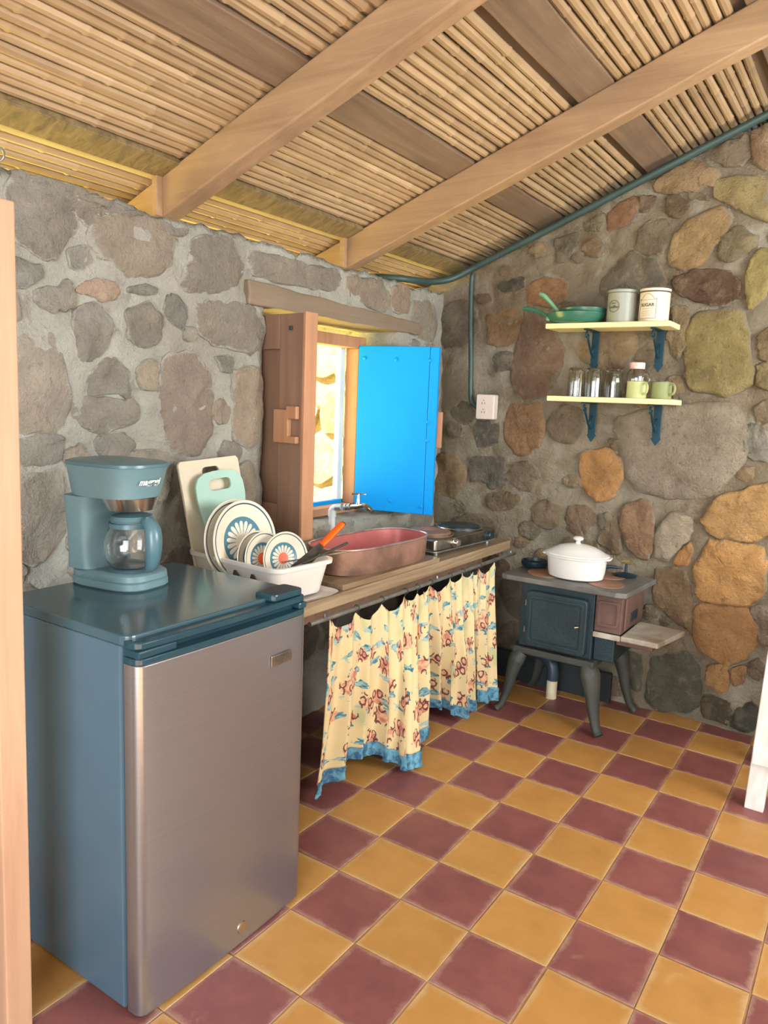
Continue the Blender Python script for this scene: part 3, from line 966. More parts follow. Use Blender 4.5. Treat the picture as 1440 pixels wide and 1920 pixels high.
rnd = random.Random(3)
for wall, (u0, u1, v0, v1), cnt in (('L', (-1.4, 1.7, 0.05, 1.78), 1500), ('B', (-1.1, 1.3, 0.04, 2.3), 1500)):
    made = 0
    for _ in range(cnt):
        u, v = rnd.uniform(u0, u1), rnd.uniform(v0, v1)
        ra = min(clearance(u, v, wall) * 0.98, 0.13)
        if wall == 'L' and OY0 - .02 < u < OY1 + .02 and v > OZ0 - .03:
            continue
        if wall == 'L':
            if OZ0 - .05 < v < OZ1 + .05: ra = min(ra, max(OY0 - u, u - OY1) - .01)
            ra = min(ra, 1.80 - v, v - .01)
            if OY0 - .1 < u < OY1 + .1 and v < OZ0: ra = min(ra, OZ0 - .01 - v)
        else:
            ra = min(ra, btop(u) - .03 - v, v - .01)
        if ra < 0.026: continue
        k_ = rnd.randint(6, 8)
        a0 = rnd.random() * 6
        pl = [(u + ra * rnd.uniform(.8, 1.12) * math.cos(a0 + i * 2 * math.pi / k_), v + ra * rnd.uniform(.75, 1.08) * math.sin(a0 + i * 2 * math.pi / k_)) for i in range(k_)]
        placed[wall].append(pl)
        if wall == 'L':
            base = rnd.choice(((136, 128, 114), (148, 138, 120), (122, 116, 106), (152, 134, 112), (140, 122, 106)))
        else:
            base = rnd.choice(((130, 118, 100), (142, 126, 104), (118, 110, 96), (152, 130, 100), (136, 114, 94)))
        stone(pl, wall, base, 0.013, rnd.random() * 90)
        made += 1
        if made > 110: break

# lintel beam over the window
lt = MB()
a, b = at_x(463, 527, XL), at_x(463, 572, XL)
y0, y1 = 0.372, 1.50
ny = 26
vs = []
for i in range(ny + 1):
    y = lerp(y0, y1, i / ny)
    zt = 1.700 + 0.006 * fbm((y * 7, 0, 0), 1, 3) - 0.03 * (i / ny); zb = OZ1 - 0.004 + 0.006 * fbm((y * 7, 4, 0), 1, 3)
    xx = XL + 0.010 + 0.006 * fbm((y * 5, 9, 0), 1, 2)
    vs += [(XL - 0.22, y, zb), (xx, y, zb), (xx + .003, y, (zb + zt) / 2), (xx - 0.004, y, zt), (XL - 0.22, y, zt)]
fs = [(i * 5 + k_, i * 5 + (k_ + 1) % 5, (i + 1) * 5 + (k_ + 1) % 5, (i + 1) * 5 + k_) for i in range(ny) for k_ in range(5)]
fs += [(4, 3, 2, 1, 0), tuple(ny * 5 + k_ for k_ in range(5))]
lt.add(vs, fs)
lt.build('lintel', 'lintel', wall_left, bevel=0.006)
# side and rear walls (out of view): a window opening and a door opening let the day in
wr = MB().span((2.2, -2.8, 0), (2.4, -0.35, 2.9)).span((2.2, 1.35, 0), (2.4, 1.74, 2.9)).span((2.2, -0.35, 0), (2.4, 1.35, 1.0)).span((2.2, -0.35, 2.2), (2.4, 1.35, 2.9))
tag(wr.build('wall_right', 'plaster'), 'plastered wall behind the camera', 'wall', kind='structure')
wr = MB().span((-1.6, -3.0, 0), (-0.15, -2.8, 1.9)).span((1.65, -3.0, 0), (2.4, -2.8, 2.9)).span((-0.15, -3.0, 2.25), (1.65, -2.8, 2.9))
tag(wr.build('wall_rear', 'plaster'), 'plastered wall with the entrance behind the camera', 'wall', kind='structure')

# ---- ceiling: deck, canes, planks, rafters
nrm = Vector((-SL, 0, 1)).normalized(); along = Vector((1, 0, SL)).normalized()


def ceil_pt(x, y, dn): return Vector((x, y, zc(x))) + nrm * dn


dk = MB()
X0, X1 = -1.90, 2.42
Y0, Y1 = -3.02, 2.22
dk.add([ceil_pt(X0, Y0, .024), ceil_pt(X1, Y0, .024), ceil_pt(X1, Y1, .024), ceil_pt(X0, Y1, .024),
        ceil_pt(X0, Y0, .09), ceil_pt(X1, Y0, .09), ceil_pt(X1, Y1, .09), ceil_pt(X0, Y1, .09)],
       [(0, 1, 2, 3), (7, 6, 5, 4), (0, 4, 5, 1), (1, 5, 6, 2), (2, 6, 7, 3), (3, 7, 4, 0)])
ceiling = dk.build('ceiling', 'deck')
tag(ceiling, 'sloping ceiling of round canes on rough planks and rafters', 'ceiling', kind='structure')
CR = 0.0148
canes = []
for k_ in range(6):
    rr = random.Random(k_)
    pts = []; rad = []
    y = -3.0
    nxt = y + rr.uniform(.1, .3)
    ph = rr.random() * 9
    while y < 2.2:
        wob = 0.004 * fbm((y * 1.6, ph, 0), 1, 2)
        base = CR * (0.95 + 0.05 * math.sin(y * 3 + ph))
        if y >= nxt:
            for dy, m_ in ((-.010, 1.0), (-.003, 1.16), (.003, 1.16), (.010, .97)):
                pts.append((wob, y + dy, -wob * .3)); rad.append(base * m_)
            nxt = y + rr.uniform(.16, .30); y += .07
        else:
            pts.append((wob, y, -wob * .3)); rad.append(base); y += .07
    o = MB().tube(pts, rad, 8).build('cane', 'cane', ceiling, smooth=True)
    canes.append(o.data); bpy.data.objects.remove(o)
planks = [(-1.165, -1.085), (-0.715, -0.605), (-0.235, -0.120), (0.25, 0.36), (0.73, 0.84)]
boards = planks + [(-1.198, -1.167)]
x = X0 + 0.03
ci = 0
while x < 1.25:
    hit = [p for p in boards if x + CR > p[0] and x - CR < p[1]]
    if hit:
        x = max(p[1] for p in hit) + CR + 0.001
        continue
    o = bpy.data.objects.new('cane', canes[ci % 6]); COL.objects.link(o); o.parent = ceiling
    c = ceil_pt(x, 0, CR * .9 + random.uniform(-.002, .002))
    o.location = (c.x, random.uniform(-.02, .02), c.z)
    o.rotation_euler = (0, -math.atan(SL) + random.uniform(0, 6.28), random.uniform(-.002, .002))
    x += 2 * CR * 0.94 * random.uniform(.96, 1.06)
    ci += 1


def slab(x0, x1, dn0, dn1, ya, yb, nm, mt, ragged=0.0, bev=0.003):
    mb = MB()
    ny = 30
    vs = []
    for i in range(ny + 1):
        y = lerp(ya, yb, i / ny)
        e0 = ragged * fbm((y * 7, x0 * 9, 0), 1, 3); e1 = ragged * fbm((y * 7, x1 * 9, 5), 1, 3)
        vs += [ceil_pt(x0 + e0, y, dn0), ceil_pt(x1 + e1, y, dn0), ceil_pt(x1 + e1, y, dn1), ceil_pt(x0 + e0, y, dn1)]
    fs = [(i * 4 + k_, i * 4 + (k_ + 1) % 4, i * 4 + 4 + (k_ + 1) % 4, i * 4 + 4 + k_) for i in range(ny) for k_ in range(4)] + [(3, 2, 1, 0), tuple(ny * 4 + k_ for k_ in range(4))]
    mb.add(vs, fs)
    return mb.build(nm, mt, ceiling, bevel=bev)


for k_, (a, b) in enumerate(planks):
    slab(a, b, -0.004 if k_ else -0.012, 0.034, -3.0, 2.2, 'plank', 'plank' if k_ else 'plank_fuzzy', 0.004)
slab(-1.198, -1.167, 0.0, 0.034, -3.0, 2.2, 'plank', 'eave_board', 0.002)
RH, RW = 0.118, 0.066
for ry in (-0.91, 0.017, 0.942):
    mb = MB()
    nx = 24
    vs = []
    for i in range(nx + 1):
        xx = lerp(-1.86, 2.2, i / nx)
        zt = zc(xx) - 0.012 * 0 - 0.0045; zb = zt - RH + 0.004 * fbm((xx * 4, ry, 0), 1, 3)
        w0 = 0.004 * fbm((xx * 3, ry + 5, 0), 1, 2)
        vs += [(xx, ry + w0, zb), (xx, ry + RW + w0, zb), (xx, ry + RW + w0, zt), (xx, ry + w0, zt)]
    fs = [(i * 4 + k_, i * 4 + (k_ + 1) % 4, i * 4 + 4 + (k_ + 1) % 4, i * 4 + 4 + k_) for i in range(nx) for k_ in range(4)] + [(3, 2, 1, 0), tuple(nx * 4 + k_ for k_ in range(4))]
    mb.add(vs, fs).build('rafter', 'rafter', ceiling, bevel=0.005)
    # short upright cleat nailed to the rafter over the wall
    MB().box((-1.165, ry - 0.013, 1.89), (0.022, 0.024, 0.125)).build('cleat', 'rafter', ceiling, bevel=0.002)

# dark conduit along the top of the back wall
pth = [(1.9, 1.700, 2.98)]
for xx in (1.2, 0.6, 0.22, -0.2, -0.6, -0.9):
    pth.append((xx, 1.700 + rnd.uniform(-.004, .004), 1.918 + 0.402 * (xx + 1.03)))
pth += [(-1.0, 1.69, 1.928), (-1.07, 1.64, 1.885), (-1.12, 1.55, 1.862), (-1.145, 1.42, 1.852), (-1.2, 1.34, 1.852), (-1.4, 1.27, 1.86)]
tag(MB().tube(catmull(pth, 5), 0.0155, 10).build('electrical_conduit', 'conduit', smooth=True), 'dark plastic conduit running along the top of the stone wall under the roof', 'conduit')
pth = catmull([(-0.985, 1.712, 1.915), (-0.995, 1.712, 1.88), (-0.988, 1.712, 1.70), (-0.975, 1.712, 1.5), (-0.968, 1.712, 1.36), (-0.958, 1.712, 1.315), (-0.925, 1.712, 1.292)], 6)
tag(MB().tube(pth, 0.0115, 10).build('electrical_conduit', 'conduit', smooth=True), 'dark vertical conduit dropping down to the wall outlet', 'conduit')

# outlet
oc = at_y(912, 763, 1.70)
ot = thing('wall_outlet', 'white double outlet box on the stone wall below the conduit', 'outlet', (oc.x, 1.706, oc.z))
MB().prism(rrect(0.094, 0.116, 0.008, 4), lambda u, v, t: (u, t, v), -0.022, 0.022).build('box', 'outlet', ot, bevel=0.004)
for s_ in (-1, 1):
    fp = MB().prism(rrect(0.034, 0.034, 0.012, 4), lambda u, v, t: (u - .008, t, v + s_ * .021), -0.0235, -0.02).build('socket', 'outlet', ot)
    for dx in (-.007, .007):
        MB().box((-.008 + dx, -.0237, s_ * .021 - .004), (.0025, .001, .009)).build('slot', 'slot', fp)
    MB().box((-.008, -.0237, s_ * .021 + .009), (.004, .001, .004)).build('slot', 'slot', fp)

# ================================================================== WINDOW
XF = -1.30
win = MB()
fy0, fy1, fz0, fz1 = 0.470, 1.300, 0.792, 1.585
win = thing('window_1', 'small window in the stone wall with wooden shutters opened inwards', 'window', (XF, (fy0 + fy1) / 2, fz0))
win['kind'] = 'structure'
wloc = Vector(win.location)


def wpart(a, b, nm, mt, par=None, bev=0.004):
    a = [p - q for p, q in zip(a, wloc)]; b = [p - q for p, q in zip(b, wloc)]
    return MB().span(a, b).build(nm, mt, par or win, bevel=bev)


FD = 0.07
wpart((XF - FD, fy0, fz1 - .05), (XF, fy1, fz1), 'frame_head', 'frame_wood')
wpart((XF - FD, fy0, fz0), (XF, fy1, fz0 + .035), 'frame_sill', 'frame_wood')
wpart((XF - FD, fy0, fz0 + .035), (XF, fy0 + .04, fz1 - .05), 'frame_jamb', 'frame_wood')
wpart((XF - FD, fy1 - .058, fz0 + .035), (XF, fy1, fz1 - .05), 'frame_jamb', 'frame_wood')
# blue outer casing with its glass
wpart((XF - FD - .03, fy0, fz0 + .02), (XF - FD - .002, fy1, fz0 + .05), 'outer_rail', 'blue')
wpart((XF - FD - .03, fy1 - .095, fz0 + .05), (XF - FD - .002, fy1 - .060, fz1 - .03), 'outer_stile', 'blue_pale')
wpart((XF - FD - .03, fy0, fz0 + .05), (XF - FD - .002, fy0 + .03, fz1 - .03), 'outer_stile', 'blue')


def shutter(hx, hy, ang, wd, z0, z1, face, lab):
    o = bpy.data.objects.new('shutter', None); COL.objects.link(o); o.parent = win
    o.location = Vector((hx, hy, z0)) - wloc
    o.rotation_euler = (0, 0, ang)
    o['label'] = lab
    return o


# local x: from hinge to free edge, local -y: face turned to the camera
hz0, hz1 = 0.806, 1.547
aR = math.atan2(1.33 - 1.238, -0.935 + 1.3)
shR = shutter(-1.297, 1.238, aR, .375, hz0, hz1, 'blue', 'shutter with a bright blue outer face')
H = hz1 - hz0
MB().span((0, 0, 0), (.335, .022, H)).build('board', 'blue', shR, bevel=0.003)
MB().span((.3365, -.001, 0), (.377, .022, H - .002)).build('board', 'blue', shR, bevel=0.003)
MB().span((.03, .0225, .05), (.08, .040, H - .05)).build('batten', 'shutter_wood', shR, bevel=0.002)
MB().span((.30, .0225, .02), (.36, .040, H - .02)).build('batten', 'shutter_wood', shR, bevel=0.002)
MB().span((.365, .0405, .30), (.392, .058, .46)).build('latch', 'frame_wood', shR, bevel=0.003)
for sx, sz in ((.03, H - .055), (.18, H - .058), (.335, H - .058), (.34, H * .56), (.342, H * .45), (.02, .055), (.18, .05), (.325, .035)):
    b_ = MB().lathe([(.0085, 0), (.0085, .003), (.005, .0055), (.001, .006)], 12).build('bolt_head', 'blue', shR, smooth=True)
    b_.location = (sx, -.001, sz); b_.rotation_euler = (math.pi / 2, 0, 0)

lz0, lz1 = 0.800, 1.592
aL = math.atan2(0.470 - 0.505, -0.960 + 1.297)
shL = shutter(-1.297, 0.508, aL, .375, lz0, lz1, 'wood', 'brown wooden shutter with a carved latch')
H = lz1 - lz0
Wd = .335
MB().span((0, .004, 0), (Wd - .002, .022, H)).build('board', 'shutter_wood', shL, bevel=0.002)
MB().span((Wd - .12, -.016, 0), (Wd - .002, .0035, H)).build('stile', 'shutter_wood', shL, bevel=0.003)
MB().span((0, -.016, H - .12), (Wd - .122, .0035, H)).build('rail', 'shutter_wood', shL, bevel=0.003)
MB().span((0, -.016, 0), (Wd - .122, .0035, .12)).build('rail', 'shutter_wood', shL, bevel=0.003)
MB().span((Wd, -.020, 0), (Wd + .014, .038, H + .004)).build('edge_strip', 'frame_wood', shL, bevel=0.003)
lp = [(-.07, -.055), (.045, -.055), (.045, -.03), (.005, -.03), (.005, .03), (.045, .03), (.045, .075), (-.005, .075), (-.005, .062), (-.07, .062)]
MB().prism([(Wd - .055 + u, .40 + v) for u, v in lp], lambda u, v, t: (u, t, v), -.036, -.0165).build('latch', 'frame_wood', shL, bevel=0.003)
for sx, sz in ((Wd - .125, .36), (Wd - .125, .455), (Wd - .06, H - .05)):
    MB().box((sx, -.02, sz), (.014, .010, .014)).build('bolt_head', 'iron_leg', shL, bevel=0.003)

# ================================================================== OUTSIDE
gr = MB().span((-14, -14, -0.5), (-1.46, 14, -0.25)).build('ground', 'ground')
tag(gr, 'sunlit dry grass ground outside the window', 'ground', kind='structure')
gy = 2.55
gw = wall_grid(seq(-4.2, -1.75, 50), seq(-0.3, 2.6, 50), lambda x, z: Vector((x, gy - 0.03 * fbm((x * 5, z * 5, 3), 1, 4), z)))
gw.span((-4.2, gy + .05, -.3), (-1.75, gy + .35, 2.6))
gwall = gw.build('garden_wall', 'garden_mortar', smooth=True)
tag(gwall, 'sunlit pale stone wall outside seen through the window', 'wall', kind='structure')
rnd2 = random.Random(11)
for i in range(6):
    for j in range(8):
        u = -3.9 + i * .38 + (j % 2) * .19 + rnd2.uniform(-.05, .05); v = -.1 + j * .33 + rnd2.uniform(-.04, .04)
        pl = chaikin([(u + .225 * rnd2.uniform(.75, 1.05) * math.cos(a), v + .185 * rnd2.uniform(.75, 1.05) * math.sin(a)) for a in [q * math.pi / 3.5 + .4 for q in range(7)]], 1, .14)
        mb = MB(); n_ = len(pl)
        vs = [(u + (a - u) * s_, gy - .03 - hh, v + (b - v) * s_) for s_, hh in ((1, -.05), (.96, .004), (.7, .012)) for a, b in pl]
        mb.add(vs, [(k_ * n_ + q, k_ * n_ + (q + 1) % n_, (k_ + 1) * n_ + (q + 1) % n_, (k_ + 1) * n_ + q) for k_ in range(2) for q in range(n_)] + [tuple(2 * n_ + q for q in range(n_))])
        mb.build('stone', 'stone', gwall, smooth=True, color=srgb(*rnd2.choice(((136, 118, 86), (120, 101, 70), (146, 127, 94)))))

# ================================================================== COUNTER
ZT = 0.705
XCF = -0.637
ct = thing('worktop', 'thick wooden worktop along the window wall', 'worktop', (-0.89, 0.72, 0))


def cpart(a, b, nm, mt, par, bev=0.004, loc=None):
    L = loc or Vector(par.location)
    return MB().span([p - q for p, q in zip(a, L)], [p - q for p, q in zip(b, L)]).build(nm, mt, par, bevel=bev)


cpart((-0.885, -0.13, ZT - .042), (XCF, 1.545, ZT), 'plank', 'counter', ct)
cpart((-1.105, -0.13, ZT - .042), (-0.888, 1.545, ZT - .001), 'plank', 'counter', ct)
cpart((-0.80, -0.10, ZT - .12), (-0.75, 1.50, ZT - .0425), 'bearer', 'shutter_wood', ct)
for yy in (-0.10, 1.40):
    cpart((-1.095, yy, 0.0), (-0.80, yy + .09, ZT - .121), 'pier', 'pier', ct)
    cpart((-1.095, yy, ZT - .1209), (-0.801, yy + .09, ZT - .0425), 'pier_cap', 'pier', ct)

rodz = ZT - .058
rd = thing('curtain_rod', 'thin galvanised curtain rod under the front edge of the worktop', 'rod', (-0.618, 0.85, rodz))
MB().tube([(0, -.75, .0), (0, .70, .0)], .0075, 12).build('rod', 'galv', rd, smooth=True)
MB().lathe([(.0, -.006), (.008, -.005), (.009, 0), (.008, .005), (0, .006)], 12, (0, .70, 0)).build('end_cap', 'chrome', rd, smooth=True)
for yy in (-.68, .0, .66):
    MB().tube([(0, yy, 0), (0, yy, .0165)], .004, 8).build('holder', 'galv', rd, smooth=True)

# ---- curtains
XR = -0.618


def curtain(name, lab, tops_px, hems_px, hem_h, seed, folds, amp):
    """tops_px: (px, py, hook) along the rod; hems_px: (px, py, z) where the lower hem is"""
    tp = [(at_x(a, b, XR), hk) for a, b, hk in tops_px]
    hp = [at_z(a, b, z) for a, b, z in hems_px]
    root = thing(name, lab, 'curtain', (XR, (tp[0][0].y + tp[-1][0].y) / 2, 0.0))
    NU, NV = 150, 70
    ty = [p.y for p, _ in tp]; tz = [p.z for p, _ in tp]
    us = [i / (len(hp) - 1) for i in range(len(hp))]
    hc = catmull(hp, 12)
    tops_c = []
    n_ = len(tp)
    # sag between the hooks
    for i in range(NU + 1):
        y = lerp(ty[0], ty[-1], i / NU)
        k_ = max(0, min(n_ - 2, sum(1 for q in ty if q <= y) - 1))
        t = (y - ty[k_]) / (ty[k_ + 1] - ty[k_])
        span = ty[k_ + 1] - ty[k_]
        sag = 4 * t * (1 - t) * min(0.05, span * 0.26)
        tops_c.append(Vector((XR - 0.002 + 0.0 * sag, y, lerp(tz[k_], tz[k_ + 1], t) - sag)))

    def hemp(u):
        q = u * (len(hc) - 1); k_ = min(int(q), len(hc) - 2)
        return hc[k_].lerp(hc[k_ + 1], q - k_)

    width = 1.55 * abs(ty[-1] - ty[0])

    def pt(u, v, off=0.0):
        a = tops_c[min(NU, int(round(u * NU)))]; b = hemp(u)
        p = a.lerp(b, v)
        # hanging line: flare follows a soft curve
        p.x = lerp(a.x, b.x, v ** 1.3)
        w_ = (math.sin(u * folds * 2 * math.pi + seed) + 0.5 * math.sin(u * folds * 3.7 * math.pi + seed * 2.1 + v * 1.5) + 0.5 * fbm((u * 9, v * 1.6, seed), 1, 2))
        k_ = amp * (0.25 + 0.75 * min(1, v * 1.6))
        p.x += w_ * k_ + off
        p.y += 0.6 * k_ * math.cos(u * folds * 2 * math.pi + seed)
        p.z = max(p.z + 0.004 * fbm((u * 14, v * 3, seed + 2), 1, 2) * v, 0.006)
        return p

    def sheet(v0, v1, nv, nm, mt, off=0.0, ruffle=0.0):
        mb = MB(); pts = []; uvs = []
        for j in range(nv + 1):
            v = lerp(v0, v1, j / nv)
            for i in range(NU + 1):
                u = i / NU
                q = pt(u, v, off)
                if ruffle:
                    q.x += ruffle * fbm((u * 60, v * 30, seed), 1, 2); q.z = max(.004, q.z + ruffle * .6 * fbm((u * 40, v * 8, seed + 4), 1, 2))
                pts.append(q); uvs.append((u * width, (1 - v) * 0.62))
        w1 = NU + 1
        fs = [(j * w1 + i, j * w1 + i + 1, (j + 1) * w1 + i + 1, (j + 1) * w1 + i) for j in range(nv) for i in range(NU)]
        mb.add(pts, fs)
        o = mb.build(nm, mt, root, smooth=True, world=True, fixn=False)
        ul = o.data.uv_layers.new(name='UVMap')
        for lp_ in o.data.loops:
            ul.data[lp_.index].uv = uvs[lp_.vertex_index]
        md = o.modifiers.new('thickness', 'SOLIDIFY'); md.thickness = 0.0018
        return o
    sheet(0, 1 - hem_h, NV, 'cloth', 'curtain')
    sheet(1 - hem_h - 0.005, 1.0, 14, 'hem', 'hem', 0.003, 0.006)
    L = Vector(root.location)
    for (p, hk) in tp:
        if hk:
            pts = [Vector((XR, p.y, rodz)) + Vector((0.0, 0.0, 0)) + Vector((.0105 * math.cos(a), 0, .0105 * math.sin(a))) for a in [math.radians(-90 + 36 * q) for q in range(11)]]
            mb = MB().tube([q - L for q in pts], .0016, 6)
            mb.tube([Vector((XR, p.y, rodz - .0105)) - L, Vector((XR - .002, p.y, p.z)) - L], .0015, 6)
            mb.build('hook', 'iron_leg', root, smooth=True)
    return root


curtain('curtain', 'cream bird-print curtain nearest the refrigerator, with a blue ruffled hem', [(616, 1160, False), (669, 1148, True), (716, 1133, True), (760, 1118, True), (783, 1112, True), (800, 1106, False)],
        [(578, 1500, .03), (628, 1462, .05), (662, 1424, .08), (705, 1416, .06), (745, 1436, .03), (772, 1442, .015), (796, 1385, .03)], 0.085, 0.4, 6.0, 0.017)
curtain('curtain', 'cream bird-print curtain in the middle of the rod', [(794, 1108, False), (808, 1098, True), (844, 1084, True), (868, 1074, True), (886, 1072, False)],
        [(798, 1330, .06), (830, 1328, .05), (862, 1345, .03), (884, 1330, .04)], 0.075, 2.2, 4.0, 0.015)
curtain('curtain', 'narrow cream bird-print curtain at the stove end of the rod', [(884, 1074, False), (899, 1066, True), (926, 1054, True), (931, 1062, False)],
        [(884, 1306, .07), (905, 1318, .05), (932, 1310, .05)], 0.09, 4.0, 3.0, 0.012)

# ================================================================== REFRIGERATOR
FX, FYa, FYb, FZ = -0.416, -0.664, -0.150, 0.830     # front plane, sides, top
fr = thing('refrigerator', 'small black refrigerator with a brushed steel door', 'refrigerator', (-0.66, -0.42, 0))
L = Vector(fr.location)
hw = (FYb - FYa) / 2
yc = (FYa + FYb) / 2 - L.y
xb, xd = -0.900 - L.x, FX - 0.055 - L.x       # back, back of the door
xf = FX - L.x
MB().span((xb, yc - hw, .005), (xd - .004, yc + hw, FZ - .022)).build('cabinet', 'black_case', fr, bevel=0.006)
MB().prism(rrect(xd + .03 - xb, 2 * hw + .004, .022, 5), lambda u, v, t: (u + (xd + .03 + xb) / 2 - .012, v + yc, t), FZ - .0215, FZ).build('top_panel', 'black_top', fr, bevel=0.004)
MB().span((xd - .0035, yc - hw + .012, .03), (xd + .004, yc + hw - .012, FZ - .03)).build('gasket', 'gasket', fr)


def door_section(z0, z1, nm, mt, par, bulge=0.010, bev=0.002, front=0.0):
    """slightly bowed door panel with rounded vertical edges"""
    prof = []
    r_ = .022
    n_ = 14
    for k_ in range(7):
        a = math.radians(180 + 90 * k_ / 6)
        prof.append((xf - r_ - .004 - r_ * math.cos(a) * 0 + 0, 0))
    prof = [(xd + .0045, yc - hw)]
    for k_ in range(6):
        a = math.radians(-90 + 90 * k_ / 5)
        prof.append((xf - r_ - .006 + front + r_ * math.cos(a), yc - hw + r_ + r_ * math.sin(a)))
    for k_ in range(1, n_):
        t = k_ / n_
        prof.append((xf - .006 + front + bulge * 4 * t * (1 - t) * .6, lerp(yc - hw + r_, yc + hw - r_, t)))
    for k_ in range(6):
        a = math.radians(90 * k_ / 5)
        prof.append((xf - r_ - .006 + front + r_ * math.cos(a), yc + hw - r_ + r_ * math.sin(a)))
    prof.append((xd + .0045, yc + hw))
    return MB().prism(prof, lambda u, v, t: (u, v, t), z0, z1).build(nm, mt, par, smooth=True, bevel=bev)


door = door_section(.008, .774, 'door', 'steel_door', fr)
door_section(.7745, .788, 'door_trim', 'black_trim', fr)
# recessed grip: the top trim is a thin ledge over a hollow
door_section(.805, .822, 'grip', 'black_trim', fr, 0.010, 0.004, -0.002)
MB().span((xd + .005, yc - hw + .005, .7883), (xf - .030, yc + hw - .005, .8047)).build('grip_recess', 'black_trim', fr)
MB().span((xf - .034, yc - hw + .002, .7882), (xf - .007, yc - hw + .10, .8048)).build('grip_end', 'black_trim', fr, bevel=0.004)
MB().span((xf - .034, yc + hw - .03, .7882), (xf - .007, yc + hw - .002, .8048)).build('grip_end', 'black_trim', fr, bevel=0.004)
MB().prism(rrect(.066, .11, .014, 4), lambda u, v, t: (u + xf - .045, v + yc + hw - .065, t), .8224, .840).build('hinge_cover', 'black_trim', fr, bevel=0.004)
bq = at_x(527, 1234, FX)
bp = Vector((xf + .0012, bq.y - L.y, bq.z))
bd = MB().box((bp.x, bp.y, bp.z), (.004, .072, .026)).build('badge', 'steel_worn', door, bevel=0.001)
vs, fs = text_mesh('FRIGIDAIRE', .0115, .0004)
MB().add([(bp.x + .0025 + c, bp.y + a, bp.z + b) for a, b, c in vs], fs).build('lettering', 'ink_light', bd) if False else MB().add([(bp.x + .0025 + c, bp.y + a, bp.z + b) for a, b, c in vs], fs).build('lettering', 'ink', door)
lq = at_x(453, 1738, FX)
lk = MB().lathe([(0, 0), (.0135, 0), (.0150, .002), (.0135, .004), (.010, .0045), (0, .0045)], 24).build('lock', 'chrome', door, smooth=True)
lk.location = (xf - .002, lq.y - L.y, lq.z); lk.rotation_euler = (0, math.pi / 2, 0)
for sx in (xb + .05, xd - .05):
    for sy in (-1, 1):
        MB().lathe([(.016, 0), (.016, .0048)], 14, (sx, yc + sy * (hw - .05), 0)).build('foot', 'gasket', fr, smooth=True)

# ================================================================== COFFEE MAKER
cm = thing('coffee_maker', 'drip coffee maker in dark plastic on top of the refrigerator', 'coffee maker', (-0.822, -0.400, FZ + .0006), (0, 0, math.radians(8)))
cm.scale = (.86, .97, 1.0)
# local x: towards the front (carafe side)


def loft(sections, seg, nm, mt, par, smooth=True, bev=0.0):
    """sections: (z, half length, half width, centre x, exponent)"""
    mb = MB(); vs = []
    for z, a, b, cx, e in sections:
        vs += [(cx + p, q, z) for p, q in superell(a, b, e, seg)]
    n_ = len(sections)
    fs = [(k_ * seg + i, k_ * seg + (i + 1) % seg, (k_ + 1) * seg + (i + 1) % seg, (k_ + 1) * seg + i) for k_ in range(n_ - 1) for i in range(seg)]
    fs += [tuple(range(seg))[::-1], tuple((n_ - 1) * seg + i for i in range(seg))]
    return mb.add(vs, fs).build(nm, mt, par, smooth=smooth, bevel=bev)


loft([(0, .128, .080, 0, 3.4), (.004, .132, .084, 0, 3.4), (.018, .131, .083, 0, 3.4), (.020, .127, .080, 0, 3.4), (.023, .130, .082, 0, 3.4), (.036, .128, .081, 0, 3.4), (.041, .120, .075, 0, 3.4), (.0412, .10, .06, 0, 3)], 48, 'base', 'maker', cm)
loft([(.0413, .050, .080, -.078, 4), (.10, .045, .079, -.084, 4), (.19, .050, .083, -.085, 4), (.2205, .062, .086, -.076, 4)], 40, 'reservoir', 'maker', cm)
hd = loft([(.221, .118, .083, -.012, 3.0), (.235, .122, .085, -.012, 3.0), (.290, .136, .093, -.008, 3.0), (.296, .140, .096, -.007, 3.0)], 56, 'head', 'maker', cm)
loft([(.2965, .141, .097, -.007, 3.0), (.303, .140, .096, -.007, 3.0), (.308, .126, .086, -.007, 2.8), (.311, .09, .06, -.007, 2.6)], 56, 'lid', 'maker_dark', cm)
loft([(.190, .060, .060, .044, 2.2), (.2205, .074, .072, .036, 2.4)], 40, 'filter_band', 'chrome', cm)
MB().lathe([(.060, 0), (.062, .003), (.054, .0055), (0, .0055)], 36, (.048, 0, .0413)).build('hot_plate', 'maker_dark', cm, smooth=True)
cf = thing('carafe', None, None); cf.parent = cm; cf.location = (.048, 0, .0470); cf.rotation_euler = (0, 0, math.radians(22))
MB().lathe([(.0, 0), (.050, 0), (.060, .006), (.073, .024), (.077, .056), (.072, .080), (.055, .108), (.053, .112),
            (.0505, .112), (.0525, .107), (.0695, .079), (.0745, .056), (.0705, .024), (.0575, .0075), (.049, .0025), (0, .0025)], 48).build('glass_jug', 'glass', cf, smooth=True)
MB().lathe([(.0, .1124), (.056, .1124), (.058, .118), (.053, .128), (.03, .134), (0, .135)], 36).build('jug_lid', 'maker_dark', cf, smooth=True)
MB().lathe([(.0570, .100), (.0605, .100), (.0605, .1115), (.0570, .1115)], 36, close=True).build('collar', 'maker_dark', cf, smooth=True)
hp_ = catmull([(.050, -.030, .118), (.070, -.046, .114), (.084, -.058, .094), (.086, -.060, .058), (.078, -.053, .020), (.064, -.043, .008)], 6)
MB().tube(hp_, [.012 + .010 * math.sin(math.pi * i / (len(hp_) - 1)) for i in range(len(hp_))], 12).build('jug_handle', 'maker_dark', cf, smooth=True)
